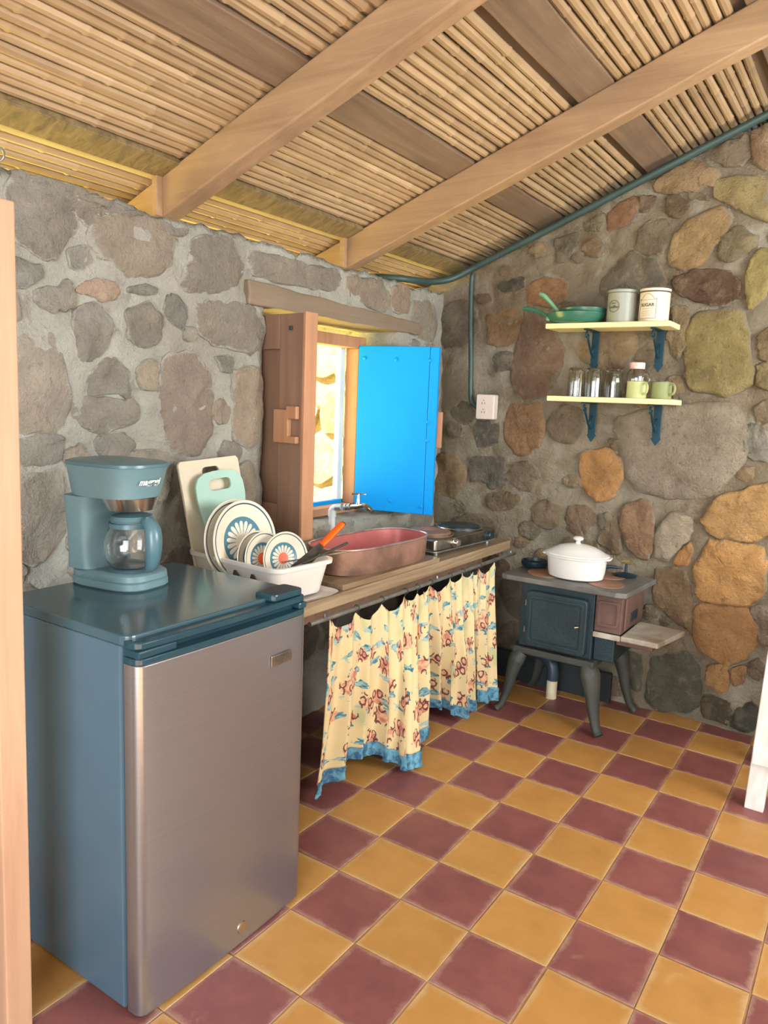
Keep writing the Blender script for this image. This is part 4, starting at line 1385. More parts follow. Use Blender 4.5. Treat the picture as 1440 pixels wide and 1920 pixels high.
# logo wrapped round the front of the head
vs, fs = text_mesh('maggi', .022, .0004, True, .25)
lw = []
for a, b, c in vs:
    th = math.radians(-6) + a / .11
    ex = 2 / 3.0
    ct_, st_ = math.cos(th), math.sin(th)
    k_ = 1 + (b + .0) * 1.3
    px_ = -.0065 + .131 * math.copysign(abs(ct_) ** ex, ct_); py_ = .0885 * math.copysign(abs(st_) ** ex, st_)
    lw.append((px_ + .0014 + c + b * .25, py_ + (0.0012 if st_ > 0 else -0.0012), .262 + b))
MB().add(lw, fs).build('lettering', 'ink_light', cm)

# ================================================================== DISH RACK AND WHAT IS IN IT
rk0, rk1, rky0, rky1 = -1.050, -0.650, 0.010, 0.262
rz = ZT + .115
rk = thing('dish_rack', 'white plastic dish rack full of plates behind the refrigerator', 'dish rack', ((rk0 + rk1) / 2, (rky0 + rky1) / 2, ZT + .012), (0, 0, math.radians(-4)))
lx, ly, lh = rk1 - rk0, rky1 - rky0, .103
mb = MB(); vs = []; seg = None
for z, dx, th in ((0, -.045, 0), (.004, -.040, 0), (lh - .012, -.008, 0), (lh - .012, .012, 0), (lh, .014, 0), (lh, -.006, 0), (lh - .010, -.012, 0), (.006, -.044, 0)):
    pl = rrect(lx + dx, ly + dx, .045, 6); seg = len(pl)
    vs += [(a, b, z) for a, b in pl]
n_ = 8
fs = [(k_ * seg + i, k_ * seg + (i + 1) % seg, (k_ + 1) * seg + (i + 1) % seg, (k_ + 1) * seg + i) for k_ in range(n_ - 1) for i in range(seg)]
fs += [tuple(range(seg))[::-1], tuple(7 * seg + i for i in range(seg))]
mb.add(vs, fs).build('tub', 'rack', rk, smooth=True)
for k_ in range(2):      # arched slots in the long side turned to the refrigerator
    xx = .03 + k_ * .075
    ar = [(-.016, -.03), (.016, -.03), (.013, .012), (.004, .026), (-.004, .026), (-.013, .012)]
    MB().prism([(xx + a, .05 + b) for a, b in ar], lambda u, v, t: (u, -ly / 2 + .024 - v * .30 + t, v), -.006, -.003).build('slot', 'ink', rk)
for k_ in range(9):
    xx = -lx / 2 + .05 + k_ * .037
    MB().tube([(xx, -.085, .006), (xx, -.085, .035), (xx, -.06, .045), (xx, .06, .045), (xx, .085, .035), (xx, .085, .006)], .0022, 6).build('divider', 'rack', rk, smooth=True)
st = MB().box((lx / 2 - .004 - .010, -.06, .055), (.001, .035, .055), (0, .27, 0)).build('sticker', 'cream', rk)
tr = thing('drip_tray', 'white shallow drip tray under the dish rack', 'tray', ((rk0 + rk1) / 2 + .01, (rky0 + rky1) / 2 + .01, ZT), (0, 0, math.radians(-4)))
mb = MB(); vs = []
for z, dx in ((0, -.01), (.0115, .02), (.0115, .012), (.004, -.014)):
    pl = rrect(lx + dx, ly + dx, .04, 6); seg = len(pl); vs += [(a, b, z) for a, b in pl]
fs = [(k_ * seg + i, k_ * seg + (i + 1) % seg, (k_ + 1) * seg + (i + 1) % seg, (k_ + 1) * seg + i) for k_ in range(3) for i in range(seg)] + [tuple(range(seg))[::-1], tuple(3 * seg + i for i in range(seg))]
mb.add(vs, fs).build('tray', 'white_plastic', tr, smooth=True)


def cutting_board(name, lab, top, bot, wd, mt, outline, hole, th=.009):
    """leaning board: bottom centre -> top centre, facing +x"""
    b, t = Vector(bot), Vector(top)
    up = (t - b); hgt = up.length; up.normalize()
    side = Vector((0, 1, 0)); side = (side - up * side.dot(up)).normalized(); nn = side.cross(up)
    root = thing(name, lab, 'cutting board', b)
    out_ = outline(wd, hgt); inn = hole(wd, hgt)
    # board with a hand hole: match point counts by angle around the hole centre
    hc = Vector((sum(p[0] for p in inn) / len(inn), sum(p[1] for p in inn) / len(inn)))
    N = 64

    def resample(pl):
        res = []
        for k_ in range(N):
            a = 2 * math.pi * k_ / N; dx, dy = math.cos(a), math.sin(a)
            best = None
            for i in range(len(pl)):
                p, q = pl[i], pl[(i + 1) % len(pl)]
                ex_, ey_ = q[0] - p[0], q[1] - p[1]
                den = dx * ey_ - dy * ex_
                if abs(den) < 1e-12: continue
                tt = ((p[0] - hc[0]) * ey_ - (p[1] - hc[1]) * ex_) / den
                ss = ((p[0] - hc[0]) * dy - (p[1] - hc[1]) * dx) / den
                if tt > 0 and -1e-6 <= ss <= 1 + 1e-6 and (best is None or tt > best): best = tt
            res.append((hc[0] + dx * best, hc[1] + dy * best))
        return res
    O, I = resample(out_), resample(inn)
    # sharpen the outline corners
    for cx, cy in outline(wd, hgt):
        k_ = min(range(N), key=lambda i: (O[i][0] - cx) ** 2 + (O[i][1] - cy) ** 2)
        if (O[k_][0] - cx) ** 2 + (O[k_][1] - cy) ** 2 < 0.0004 and len(out_) < 12: O[k_] = (cx, cy)
    MB().ringprism(O, I, lambda u, v, t_: side * u + up * v + nn * t_, 0, th).build('board', mt, root, bevel=0.0015)
    return root


def rect_out(wd, h): return [(-wd / 2, 0), (wd / 2, 0), (wd / 2, h - .01), (wd / 2 - .01, h), (-wd / 2 + .01, h), (-wd / 2, h - .01)]


def slot_hole(w_, h_, dz, cx=0.0): return lambda wd, h: [(cx + a, h - dz + b) for a, b in rrect(w_, h_, h_ / 2 * .95, 5)]


zb = ZT + .022
cutting_board('cutting_board', 'large off-white cutting board with a dark hand hole leaning on the stone wall', (-1.105, .150, 1.096), (-1.030, .168, zb), .262, 'board_white', rect_out, slot_hole(.075, .032, .042))


def aqua_out(wd, h):
    pts = []
    prof = [(0, .30), (.2, .33), (.5, .42), (.75, .50), (.88, .49), (.95, .42), (.99, .28)]
    pts = [(wd * w_, h * z) for z, w_ in prof] + [(0.08 * wd, h)]
    return pts + [(-a, b) for a, b in reversed(pts)]


cutting_board('cutting_board', 'pale aqua cutting board with rounded top in front of the white board', (-1.062, .150, 1.062), (-0.998, .172, zb), .212, 'board_aqua', aqua_out, slot_hole(.098, .036, .045), .008)

PL = {}


def plate(lab, R, centre, yaw, tilt, orange):
    key = (R, orange)
    nrm_ = Vector((math.cos(tilt) * math.cos(yaw), math.cos(tilt) * math.sin(yaw), math.sin(tilt)))
    q = nrm_.to_track_quat('Z', 'Y')
    root = thing('plate', lab, 'plate', Vector(centre), q.to_euler(), 'flower plates in the dish rack')
    if key not in PL:
        PL[key] = plate_mat('plate_print_%d_%d' % (int(R * 1000), orange), R, orange)
    MB().lathe([(0, -.006), (R * .55, -.006), (R * .60, -.004), (R * .98, .010), (R, .013), (R * .985, .0145), (R * .94, .0125), (R * .62, .001), (R * .5, -.001), (0, -.001)], 56).build('dish', PL[key], root, smooth=True)
    MB().lathe([(R * .50, -.010), (R * .54, -.010), (R * .54, -.0062), (R * .50, -.0062)], 40, close=True).build('foot_ring', 'cream', root, smooth=True)
    return root


tl = math.radians(9)
plate('large flower plate standing at the back against the aqua board', .128, (-.928, .100, .857), math.radians(-4), tl, False)
plate('large flower plate in front of the other large plate', .128, (-.898, .108, .857), math.radians(-4), tl, False)
plate('small flower plate with orange centre, rear one of the middle pair', .083, (-.850, .112, .812), math.radians(-4), tl, True)
plate('small flower plate with orange centre, front one of the middle pair', .083, (-.823, .116, .812), math.radians(-4), tl, True)
plate('small flower plate with orange centre nearest the orange knife', .083, (-.778, .162, .812), math.radians(-14), tl, True)

# utensils in the corner of the rack
e = at_z(642, 982, .93); s_ = at_z(603, 1022, .872)
kn = thing('kitchen_knife', 'knife with a bright orange handle sticking out of the dish rack', 'knife', s_)
ax = (e - s_)
MB().tube([(0, 0, 0), ax * .3, ax * .7, ax], [.011, .013, .013, .012], 10, .7).build('handle', 'orange', kn, smooth=True)
MB().tube([ax * 1.0, ax * 1.04], [.0122, .011], 10, .7).build('end_cap', 'steel_worn', kn, smooth=True)
bl = (Vector((-.740, .140, .770)) - s_)
sd_ = bl.cross(Vector((1, -1, .3))).normalized()
nv_ = bl.cross(sd_).normalized()
tip = bl
MB().prism([(0, -.010), (.3, -.02), (.8, -.022), (1.0, .006), (.8, .014), (0, .010)], lambda u, v, t: tip * u + sd_ * v + nv_ * t, -.001, .001).build('blade', 'steel_worn', kn)
sp = thing('spatula', 'dark steel spatula lying in the dish rack beside the orange knife', 'spatula', (-.685, .120, .810))
d_ = Vector((.085, .075, .055)); s2 = Vector((.45, -.6, .1)).normalized()
n2 = d_.cross(s2).normalized()
MB().prism([(-.9, -.022), (.0, -.030), (.12, -.012), (.12, .012), (0, .030), (-.9, .022)], lambda u, v, t: d_ * u + s2 * v + n2 * t, -.001, .001).build('blade', 'steel_worn', sp)
MB().tube([d_ * .1, d_ * .7, d_ * 1.3], [.005, .006, .007], 8, .6).build('handle', 'iron_leg', sp, smooth=True)
fk = thing('fork', 'steel fork lying on the rim of the dish rack', 'fork', (-.700, .160, .822))
d_ = Vector((.055, .095, .010))
MB().tube([-d_ * .6, d_ * .2, d_ * .8], [.004, .003, .002], 8, .6).build('handle', 'steel_worn', fk, smooth=True)
for k_ in (-1, 0, 1):
    o2 = Vector((.004 * k_, -.004 * k_, 0))
    MB().tube([d_ * .78 + o2 * .5, d_ * .9 + o2, d_ * 1.3 + o2], .0011, 6).build('tine', 'steel_worn', fk, smooth=True)

# ================================================================== COPPER BASIN
mt_ = thing('wooden_mat', 'thin wooden board under the copper basin', 'board', (-.775, .60, ZT))
MB().box((.0, .0, .009), (.265, .60, .018), (0, 0, math.radians(-1))).build('board', 'counter', mt_, bevel=0.002)
bs = thing('copper_basin', 'long oval copper basin used as a sink on the worktop', 'basin', (-.776, .632, ZT + .0185), (0, 0, math.radians(-3)))
A, B, Hh = .122, .268, .090
mb = MB(); vs = []
sec = [(0, .955), (.004, .975), (.03, .985), (.06, .992), (Hh - .004, 1.0)]
seg = 64
for z, k_ in sec:
    vs += [(a * k_, b * k_, z) for a, b in superell(A, B, 3.2, seg)]
fs = [(j * seg + i, j * seg + (i + 1) % seg, (j + 1) * seg + (i + 1) % seg, (j + 1) * seg + i) for j in range(len(sec) - 1) for i in range(seg)] + [tuple(range(seg))[::-1]]
mb.add(vs, fs).build('shell', 'copper', bs, smooth=True)
mb = MB(); vs = []
sec = [(.004, .50), (.004, .93), (.008, .958), (.03, .972), (.06, .98), (Hh - .004, .988)]
for z, k_ in sec:
    vs += [(a * k_, b * k_, z) for a, b in superell(A, B, 3.2, seg)]
fs = [(j * seg + (i + 1) % seg, j * seg + i, (j + 1) * seg + i, (j + 1) * seg + (i + 1) % seg) for j in range(len(sec) - 1) for i in range(seg)] + [tuple(range(seg))]
mb.add(vs, fs).build('lining', 'copper_in', bs, smooth=True, fixn=False)
rim = [Vector((a, b, Hh - .001)) for a, b in superell(A, B, 3.2, seg)]
mb = MB(); vs = []
for i, p in enumerate(rim):
    nx_ = Vector((p.x / A ** 2, p.y / B ** 2, 0)).normalized()
    for k_ in range(8):
        a = 2 * math.pi * k_ / 8
        vs.append(p + nx_ * (.0048 * math.cos(a)) + Vector((0, 0, .0042 * math.sin(a))))
fs = [(i * 8 + k_, i * 8 + (k_ + 1) % 8, ((i + 1) % seg) * 8 + (k_ + 1) % 8, ((i + 1) % seg) * 8 + k_) for i in range(seg) for k_ in range(8)]
mb.add(vs, fs).build('rolled_rim', 'copper_rim', bs, smooth=True)

# ================================================================== TAP
tp0 = Vector((-1.160, .898, .775))
tap = thing('water_tap', 'metal tap on a grey plastic pipe rising from the window sill', 'tap', tp0)
el = Vector((0, 0, .082))
en = at_y(668, 946, .90) - tp0
pts = catmull([(0, 0, -.02), (0, 0, .03), el + Vector((0, 0, -.014)), el + Vector((.003, 0, -.003)), el + Vector((.016, 0, .003)), el + Vector((.05, 0, .008))], 5)
MB().tube(pts, .0135, 12).build('pipe', 'pvc_grey', tap, smooth=True)
MB().tube([(0, 0, .045), (0, 0, .075)], .0165, 12).build('elbow_socket', 'pvc_grey', tap, smooth=True)
ax = Vector((.13, .004, .018)); o0 = el + Vector((.02, 0, .004))
for t0, t1, r_ in ((.0, .22, .0145), (.34, .42, .0150), (.46, .56, .0150)):
    MB().tube([o0 + ax * t0, o0 + ax * t1], r_, 12).build('collar', 'galv', tap, smooth=True)
MB().tube(catmull([o0 + ax * .4, o0 + ax * .8, o0 + ax * 1.0 + Vector((.008, 0, .004)), o0 + ax * 1.15 + Vector((.01, 0, -.006)), o0 + ax * 1.28 + Vector((.012, 0, -.022))], 5), [.0105] * 12 + [.0115] * 5 + [.0095] * 4, 12).build('spout', 'chrome', tap, smooth=True)
st_ = o0 + ax * .85
MB().tube([st_, st_ + Vector((0, 0, .028)), st_ + Vector((0, 0, .052))], [.009, .0065, .004], 10).build('stem', 'chrome', tap, smooth=True)
MB().tube([st_ + Vector((-.022, -.022, .051)), st_ + Vector((0, 0, .053)), st_ + Vector((.022, .022, .051))], [.0032, .0042, .0032], 8).build('handle', 'chrome', tap, smooth=True)

# ================================================================== HOT PLATE
hpz = ZT
hp = thing('electric_hot_plate', 'two-burner electric hot plate at the far end of the worktop', 'hot plate', (-.790, 1.205, hpz), (0, 0, math.radians(-4)))
MB().prism(rrect(.225, .47, .016, 4), lambda u, v, t: (u, v, t), .022, .066).build('body', 'steel_worn', hp, bevel=0.005)
MB().prism(rrect(.235, .48, .018, 4), lambda u, v, t: (u, v, t), .016, .0215).build('base_plate', 'galv', hp, bevel=0.001)
for yy in (-.115, .115):
    bu = MB().lathe([(.098, .0662), (.098, .070), (.088, .072), (.088, .076), (.084, .080), (.03, .0805), (.028, .078), (0, .078)], 40, (0, yy, 0)).build('burner', 'iron_plate' if yy < 0 else 'dark_pan', hp, smooth=True)
    MB().lathe([(.091, .0735), (.1, .0735), (.102, .0705), (.097, .0725), (.091, .0722)], 40, (0, yy, 0), close=True).build('ring', 'chrome', bu, smooth=True)
for yy in (-.10, .16):
    kb = MB().lathe([(.022, 0), (.022, .004), (.017, .006), (.016, .020), (.013, .023), (0, .023)], 20).build('knob', 'chrome' if yy < 0 else 'dark_pan', hp, smooth=True)
    kb.location = (.1125, yy, .043); kb.rotation_euler = (0, math.pi / 2, 0)
for sx in (-.09, .09):
    for sy in (-.2, .2):
        MB().lathe([(.009, 0), (.009, .0158)], 12, (sx, sy, 0)).build('foot', 'galv', hp, smooth=True)

# ================================================================== STOVE
sv = thing('wood_stove', 'old cast iron wood stove on curved legs in the corner', 'stove', (-.30, 1.51, 0))
L = Vector(sv.location)


def sp_(a, b, nm, mt, par=None, bev=0.004):
    return MB().span([p - q for p, q in zip(a, L)], [p - q for p, q in zip(b, L)]).build(nm, mt, par or sv, bevel=bev)


yf = 1.345
# top plate with clipped front corners
tpz = .600
outl = [(-.575, 1.335), (-.545, 1.318), (-.085, 1.318), (-.045, 1.335), (-.022, 1.690), (-.560, 1.690)]
tpl = MB().prism([(a - L.x, b - L.y) for a, b in outl], lambda u, v, t: (u, v, t), tpz - .022, tpz).build('top_plate', 'iron_top', sv, bevel=0.004)
for cx, cy, r_ in ((-.42, 1.46, .085), (-.16, 1.44, .072), (-.20, 1.60, .070), (-.44, 1.61, .06)):
    MB().lathe([(r_, .0), (r_, .0025), (r_ - .004, .003), (0, .003)], 36, (cx - L.x, cy - L.y, tpz + .0002)).build('ring_plate', 'iron_plate', tpl, smooth=True)
sp_((-.485, yf, .300), (-.170, 1.675, tpz - .0225), 'oven_box', 'iron')
fb = sp_((-.168, yf + .005, .425), (-.060, 1.660, tpz - .0225), 'fire_box', 'iron_rust')
pr = MB().ringprism([(a - .114 - L.x, b + .502) for a, b in rrect(.088, .105, .012, 3)], [(a - .114 - L.x, b + .502) for a, b in rrect(.066, .082, .010, 3)], lambda u, v, t: (u, yf - L.y + t, v), -.002, .0048).build('panel_frame', 'iron_rust', sv, bevel=0.002)
# fire door on the end, with the cast vent slots
fd = sp_((-.0595, yf + .03, .44), (-.050, 1.62, .570), 'fire_door', 'iron_rust', None, .003)
for k_, yy in enumerate((1.44, 1.465, 1.49, 1.515)):
    MB().span((-.0497 - L.x, yy - L.y, .462), (-.047 - L.x, yy + .010 - L.y, .502)).build('vent', 'dark_pan', fd)
# oven door with raised rounded panel
od = MB().prism([(a - .318 - L.x, b + .432) for a, b in rrect(.262, .235, .02, 4)], lambda u, v, t: (u, yf - L.y + t, v), -.034, -.0005).build('oven_door', 'iron', sv, bevel=0.006)
MB().ringprism([(a - .318 - L.x, b + .432) for a, b in rrect(.232, .200, .014, 4)], [(a - .318 - L.x, b + .432) for a, b in rrect(.212, .180, .012, 4)], lambda u, v, t: (u, yf - L.y + t, v), -.0385, -.0335).build('door_moulding', 'iron', od, bevel=0.002)
MB().prism([(a - .318 - L.x, b + .432) for a, b in rrect(.20, .168, .012, 4)], lambda u, v, t: (u, yf - L.y + t, v), -.0370, -.0338).build('door_panel', 'iron', od, bevel=0.003)
MB().tube([(-.216 - L.x, yf - L.y - .036, .44), (-.216 - L.x, yf - L.y - .048, .44), (-.228 - L.x, yf - L.y - .054, .437)], [.006, .005, .007], 8).build('handle', 'steel_worn', od, smooth=True)
for zz in (.375, .49):
    MB().lathe([(.004, -.012), (.004, .012)], 8, (-.458 - L.x, yf - L.y - .006, zz)).build('hinge', 'steel_worn', od, smooth=True)
# ash apron below and bottom rim
sp_((-.500, yf - .022, .270), (-.150, 1.680, .2995), 'bottom_rim', 'iron_leg', None, .006)
sp_((-.168, yf + .02, .300), (-.085, 1.640, .4245), 'ash_pit', 'iron')
# hearth slab sticking out at the right
hs = [(-.165, 1.350), (.085, 1.345), (.130, 1.60), (-.10, 1.62)]
MB().prism([(a - L.x, b - L.y) for a, b in hs], lambda u, v, t: (u, v, t), .4005, .4245).build('hearth_shelf', 'hearth', sv, bevel=0.005) if False else None
hs = [(-.0595, 1.345), (.085, 1.345), (.130, 1.60), (-.0595, 1.62)]
MB().prism([(a - L.x, b - L.y) for a, b in hs], lambda u, v, t: (u, v, t), .402, .424).build('hearth_shelf', 'hearth', sv, bevel=0.005)
sp_((-.0845, 1.38, .375), (.06, 1.58, .4015), 'hearth_tray', 'iron_rust')
MB().span((-.168 - L.x, yf - .006 - L.y, .402), (-.060 - L.x, yf + .0045 - L.y, .424)).build('hearth_lip', 'hearth', sv, bevel=0.003)
# cabriole legs
for (tx, ty), (fx, fy) in (((-.468, 1.352), (-.552, 1.312)), ((-.180, 1.352), (-.100, 1.308)), ((-.150, 1.640), (-.062, 1.672)), ((-.468, 1.645), (-.545, 1.672))):
    dx, dy = fx - tx, fy - ty
    lg = catmull([(tx, ty, .272), (tx + dx * .22, ty + dy * .25, .235), (tx + dx * .40, ty + dy * .42, .17), (tx + dx * .55, ty + dy * .55, .10), (tx + dx * .78, ty + dy * .78, .035), (fx, fy, .010)], 5)
    nn = len(lg)
    rads = [interp([0, .18, .4, .7, .9, 1.0], [.036, .046, .034, .022, .019, .022], i / (nn - 1)) for i in range(nn)]
    MB().tube([Vector(p) - L for p in lg], rads, 12, .75).build('leg', 'iron_leg', sv, smooth=True)
# flue collar and fittings at the back of the top
cp = at_z(1003, 1056, .615)
fc = thing('stove_lid', 'black round stove lid ring at the back left of the stove top', 'stove lid', (cp.x, min(cp.y, 1.62), tpz + .004))
MB().lathe([(.030, 0), (.055, 0), (.060, .010), (.060, .024), (.054, .026), (.050, .012), (.032, .006)], 32, close=True).build('ring', 'dark_pan', fc, smooth=True)
hn = at_y(1180, 1050, 1.64)
cs = thing('candle_holder', 'small dark holder with a brass dish behind the white casserole', 'holder', (hn.x - .01, 1.640, tpz + .004))
MB().lathe([(.0, 0), (.045, 0), (.048, .006), (.02, .012), (.006, .016), (.005, .055), (0, .055)], 24).build('stand', 'dark_pan', cs, smooth=True)
MB().lathe([(.0, .0552), (.018, .0552), (.026, .062), (.024, .063), (.016, .0575), (0, .0575)], 24).build('dish', 'brass', cs, smooth=True)
MB().tube([(-.015, 0, .03), (-.06, -.02, .034), (-.085, -.03, .030)], [.004, .008, .010], 8).build('handle', 'dark_pan', cs, smooth=True)

# casserole
cc = thing('casserole', 'white oval lidded casserole on the stove top', 'casserole', (-.300, 1.470, tpz + .0035), (0, 0, math.radians(6)))
mb = MB(); vs = []
secs = [(0, .84, 0), (.004, .90, 0), (.03, .95, 0), (.085, .985, 0), (.088, 1.06, 0), (.096, 1.07, 0), (.096, .95, 0), (.05, .93, 0), (.008, .86, 0)]
seg = 56
for z, k_, _ in secs:
    vs += [(.125 * k_ * math.cos(2 * math.pi * i / seg), .098 * k_ * math.sin(2 * math.pi * i / seg), z) for i in range(seg)]
fs = [(j * seg + i, j * seg + (i + 1) % seg, (j + 1) * seg + (i + 1) % seg, (j + 1) * seg + i) for j in range(len(secs) - 1) for i in range(seg)] + [tuple(range(seg))[::-1], tuple((len(secs) - 1) * seg + i for i in range(seg))]
mb.add(vs, fs).build('pot', 'enamel_white', cc, smooth=True)
for sx in (-1, 1):
    MB().prism([(sx * .128 + a * .6, b) for a, b in rrect(.05, .075, .024, 5)], lambda u, v, t: (u, v, t), .0885, .0965).build('handle', 'enamel_white', cc, smooth=True, bevel=0.003)
lid = MB().lathe([(.128, .0967), (.134, .0975), (.132, .103), (.118, .108), (.10, .119), (.075, .131), (.045, .139), (.018, .142), (0, .143)], 56, sy=.79).build('lid', 'enamel_white', cc, smooth=True)
MB().lathe([(.013, .1405), (.009, .148), (.009, .153), (.020, .160), (.022, .167), (.014, .173), (0, .1735)], 28).build('knob', 'enamel_white', lid, smooth=True)

# drain pipe behind the stove
dp = at_z(1033, 1308, 0)
pp = thing('drain_pipe', 'dark drain pipe ending in a white stub behind the stove legs', 'pipe', (dp.x, dp.y, 0))
MB().tube([(0, 0, 0), (0, 0, .085)], .024, 18).build('stub', 'pvc_white', pp, smooth=True)
MB().tube(catmull([(0, 0, .0855), (0, 0, .12), (-.010, .004, .155), (-.045, .015, .178), (-.10, .03, .185), (-.20, .03, .19)], 5), .0265, 16).build('elbow', 'pvc_dark', pp, smooth=True)
MB().tube([(.14, .10, 0), (.14, .10, .115)], .012, 12).build('thin_pipe', 'pvc_white', pp, smooth=True)
sk = MB().span((-1.05, 1.700, 0), (-.18, 1.722, .135)).build('wall_strip_back', 'dark_base', bevel=0.003)  # plain dark strip along the foot of the back wall
tag(sk, 'dark strip low on the wall behind the stove legs', 'baseboard', kind='structure')

# ================================================================== SHELVES
def wall_shelf(lab, x0, x1, z, yfr, bxs):
    s_ = thing('wall_shelf', lab, 'shelf', ((x0 + x1) / 2, 1.725, z))
    Lx = s_.location.x
    MB().span((x0 - Lx, yfr - 1.725, -.022), (x1 - Lx, .0, 0)).build('board', 'shelf', s_, bevel=0.004)
    for bx in bxs:
        b_ = thing('bracket', None, None); b_.parent = s_; b_.location = (bx - Lx, 0, -.0225)
        MB().span((-.017, -.020, -.132), (.017, -.014, 0)).build('back_strap', 'dark_iron', b_, bevel=0.002)
        sp2 = [(0, -.150), (.014, -.130), (.020, -.120), (.012, -.108), (-.012, -.108), (-.020, -.120), (-.014, -.130)]
        MB().prism([(u, v - .022) for u, v in sp2], lambda u, v, t: (u, t, v), -.0198, -.0145).build('finial', 'dark_iron', b_, bevel=0.001)
        MB().span((-.010, -.150, -.006), (.010, -.0205, 0)).build('top_strap', 'dark_iron', b_, bevel=0.001)
        arc = catmull([(0, -.135, -.010), (0, -.142, -.028), (0, -.128, -.036), (0, -.118, -.024), (0, -.112, -.045), (0, -.085, -.075), (0, -.050, -.108), (0, -.030, -.112), (0, -.024, -.095)], 5)
        MB().tube(arc, .0048, 8).build('scroll', 'dark_iron', b_, smooth=True)
        MB().tube(catmull([(0, -.026, -.06), (0, -.04, -.07), (0, -.048, -.09), (0, -.036, -.108)], 5), .004, 8).build('scroll', 'dark_iron', b_, smooth=True)
    return s_


Z1, Z2, YS = 1.660, 1.355, 1.560
wall_shelf('upper pale wooden shelf holding the green pans and two canisters', -.548, -.030, Z1, YS, (-.372, -.100))
wall_shelf('lower pale wooden shelf holding glasses, jar and mugs', -.520, .004, Z2, YS, (-.360, -.084))

# frying pans
for k_, (lab, cx, cy, cz, R, mt, hpts) in enumerate((
        ('larger green frying pan, underneath, on the upper shelf', -.440, 1.632, Z1 + .0005, .125, 'green_pan', [(-.112, -.01, .024), (-.135, -.012, .042), (-.17, -.016, .058), (-.215, -.022, .070), (-.235, -.024, .070)]),
        ('smaller green frying pan nested on top with its handle raised', -.415, 1.636, Z1 + .020, .100, 'green_handle', [(-.090, -.01, .024), (-.112, -.012, .045), (-.140, -.016, .075), (-.172, -.02, .105), (-.190, -.022, .112)]))):
    pn = thing('frying_pan', lab, 'pan', (cx, cy, cz), group='green frying pans')
    MB().lathe([(0, 0), (R * .74, 0), (R * .86, .008), (R * .96, .026), (R, .044), (R * .985, .045), (R * .945, .028), (R * .84, .0105), (R * .72, .003), (0, .003)], 44, sy=.86).build('pan', 'green_pan', pn, smooth=True)
    hpn = catmull(hpts, 5); nn = len(hpn)
    MB().tube(hpn, [interp([0, .3, .7, 1], [.011, .011, .017, .013], i / (nn - 1)) for i in range(nn)], 10, .6).build('handle', mt, pn, smooth=True)
    q = Vector(hpts[0]) + Vector((-.004, -.008, .0))
    MB().lathe([(.011, -.008), (.013, 0), (.011, .008)], 12, q).build('ferrule', 'green_handle', pn, smooth=True)

# canisters


def wrap_text(s_, size, R, z, th0, par, mt, bold=False, shear=0.0, off=.0006):
    vs, fs = text_mesh(s_, size, .0003, bold, shear)
    out_ = []
    for a, b, c in vs:
        th = th0 + a / R
        out_.append(((R + off + c) * math.cos(th), (R + off + c) * math.sin(th), z + b))
    return MB().add(out_, fs).build('lettering', mt, par)


def wrap_line(pts, R, th0, z0, par, mt, nm='printed_line', rad=.0008):
    return MB().tube([((R + .0004) * math.cos(th0 + a / R), (R + .0004) * math.sin(th0 + a / R), z0 + b) for a, b in pts], rad, 5).build(nm, mt, par, smooth=True)


thc = math.radians(-78)
cn = thing('canister', 'grey metal coffee canister with a wire bail on the upper shelf', 'canister', (-.248, 1.632, Z1))
R = .0585
MB().lathe([(R - .002, 0), (R, .002), (R, .118), (R - .003, .120), (0, .120)], 44).build('body', 'tin_grey', cn, smooth=True)
MB().lathe([(R - .001, .1205), (R + .0015, .1205), (R + .0015, .131), (R - .004, .134), (0, .134)], 44).build('lid', 'tin_grey', cn, smooth=True)
MB().tube(catmull([(-.03, -.01, .134), (-.012, -.012, .150), (.002, -.012, .139), (.016, -.012, .151), (.034, -.01, .134)], 5), .0014, 6).build('wire_bail', 'iron_leg', cn, smooth=True)
tc = thc - math.radians(28)
wrap_line([(.024 * math.cos(a), .024 * math.sin(a)) for a in [2 * math.pi * i / 40 for i in range(41)]], R, tc, .064, cn, 'ink')
wrap_line([(.021 * math.cos(a), .021 * math.sin(a)) for a in [2 * math.pi * i / 40 for i in range(41)]], R, tc, .064, cn, 'ink', rad=.0004)
wrap_text('coffee', .0165, R, .061, tc, cn, 'ink', True, .25)
wrap_text('FRESH', .007, R, .075, tc, cn, 'ink')
cn = thing('canister', 'cream sugar canister with a framed label on the upper shelf', 'canister', (-.116, 1.632, Z1))
MB().lathe([(R - .002, 0), (R, .002), (R, .118), (R - .003, .120), (0, .120)], 44).build('body', 'tin_cream', cn, smooth=True)
MB().lathe([(R + .0004, .1145), (R + .0012, .1145), (R + .0012, .1195), (R + .0004, .1195)], 44, close=True).build('band', 'ink', cn, smooth=True)
MB().lathe([(R - .001, .1205), (R + .0015, .1205), (R + .002, .129), (R - .004, .132), (0, .132)], 44).build('lid', 'tin_cream', cn, smooth=True)
tc = thc - math.radians(26)
frm = [(-.036, -.048), (.036, -.048), (.036, .030), (.030, .024), (.020, .038), (.010, .046), (0, .049), (-.010, .046), (-.020, .038), (-.030, .024), (-.036, .030), (-.036, -.048)]
fine = []
for i in range(len(frm) - 1):
    for q in range(6):
        fine.append((lerp(frm[i][0], frm[i + 1][0], q / 6), lerp(frm[i][1], frm[i + 1][1], q / 6)))
fine.append(frm[-1])
wrap_line(fine, R, tc, .060, cn, 'ink', rad=.0007)
wrap_text('SUGAR', .018, R, .064, tc, cn, 'ink', True)
wrap_line([(-.026, 0), (-.01, .0), (.01, 0), (.026, 0)], R, tc, .084, cn, 'ink', rad=.0005)
for zz, hw_ in ((.050, .024), (.040, .020), (.032, .026), (.024, .018)):
    wrap_line([(lerp(-hw_, hw_, q / 6), 0) for q in range(7)], R, tc, zz, cn, 'ink', rad=.0004)

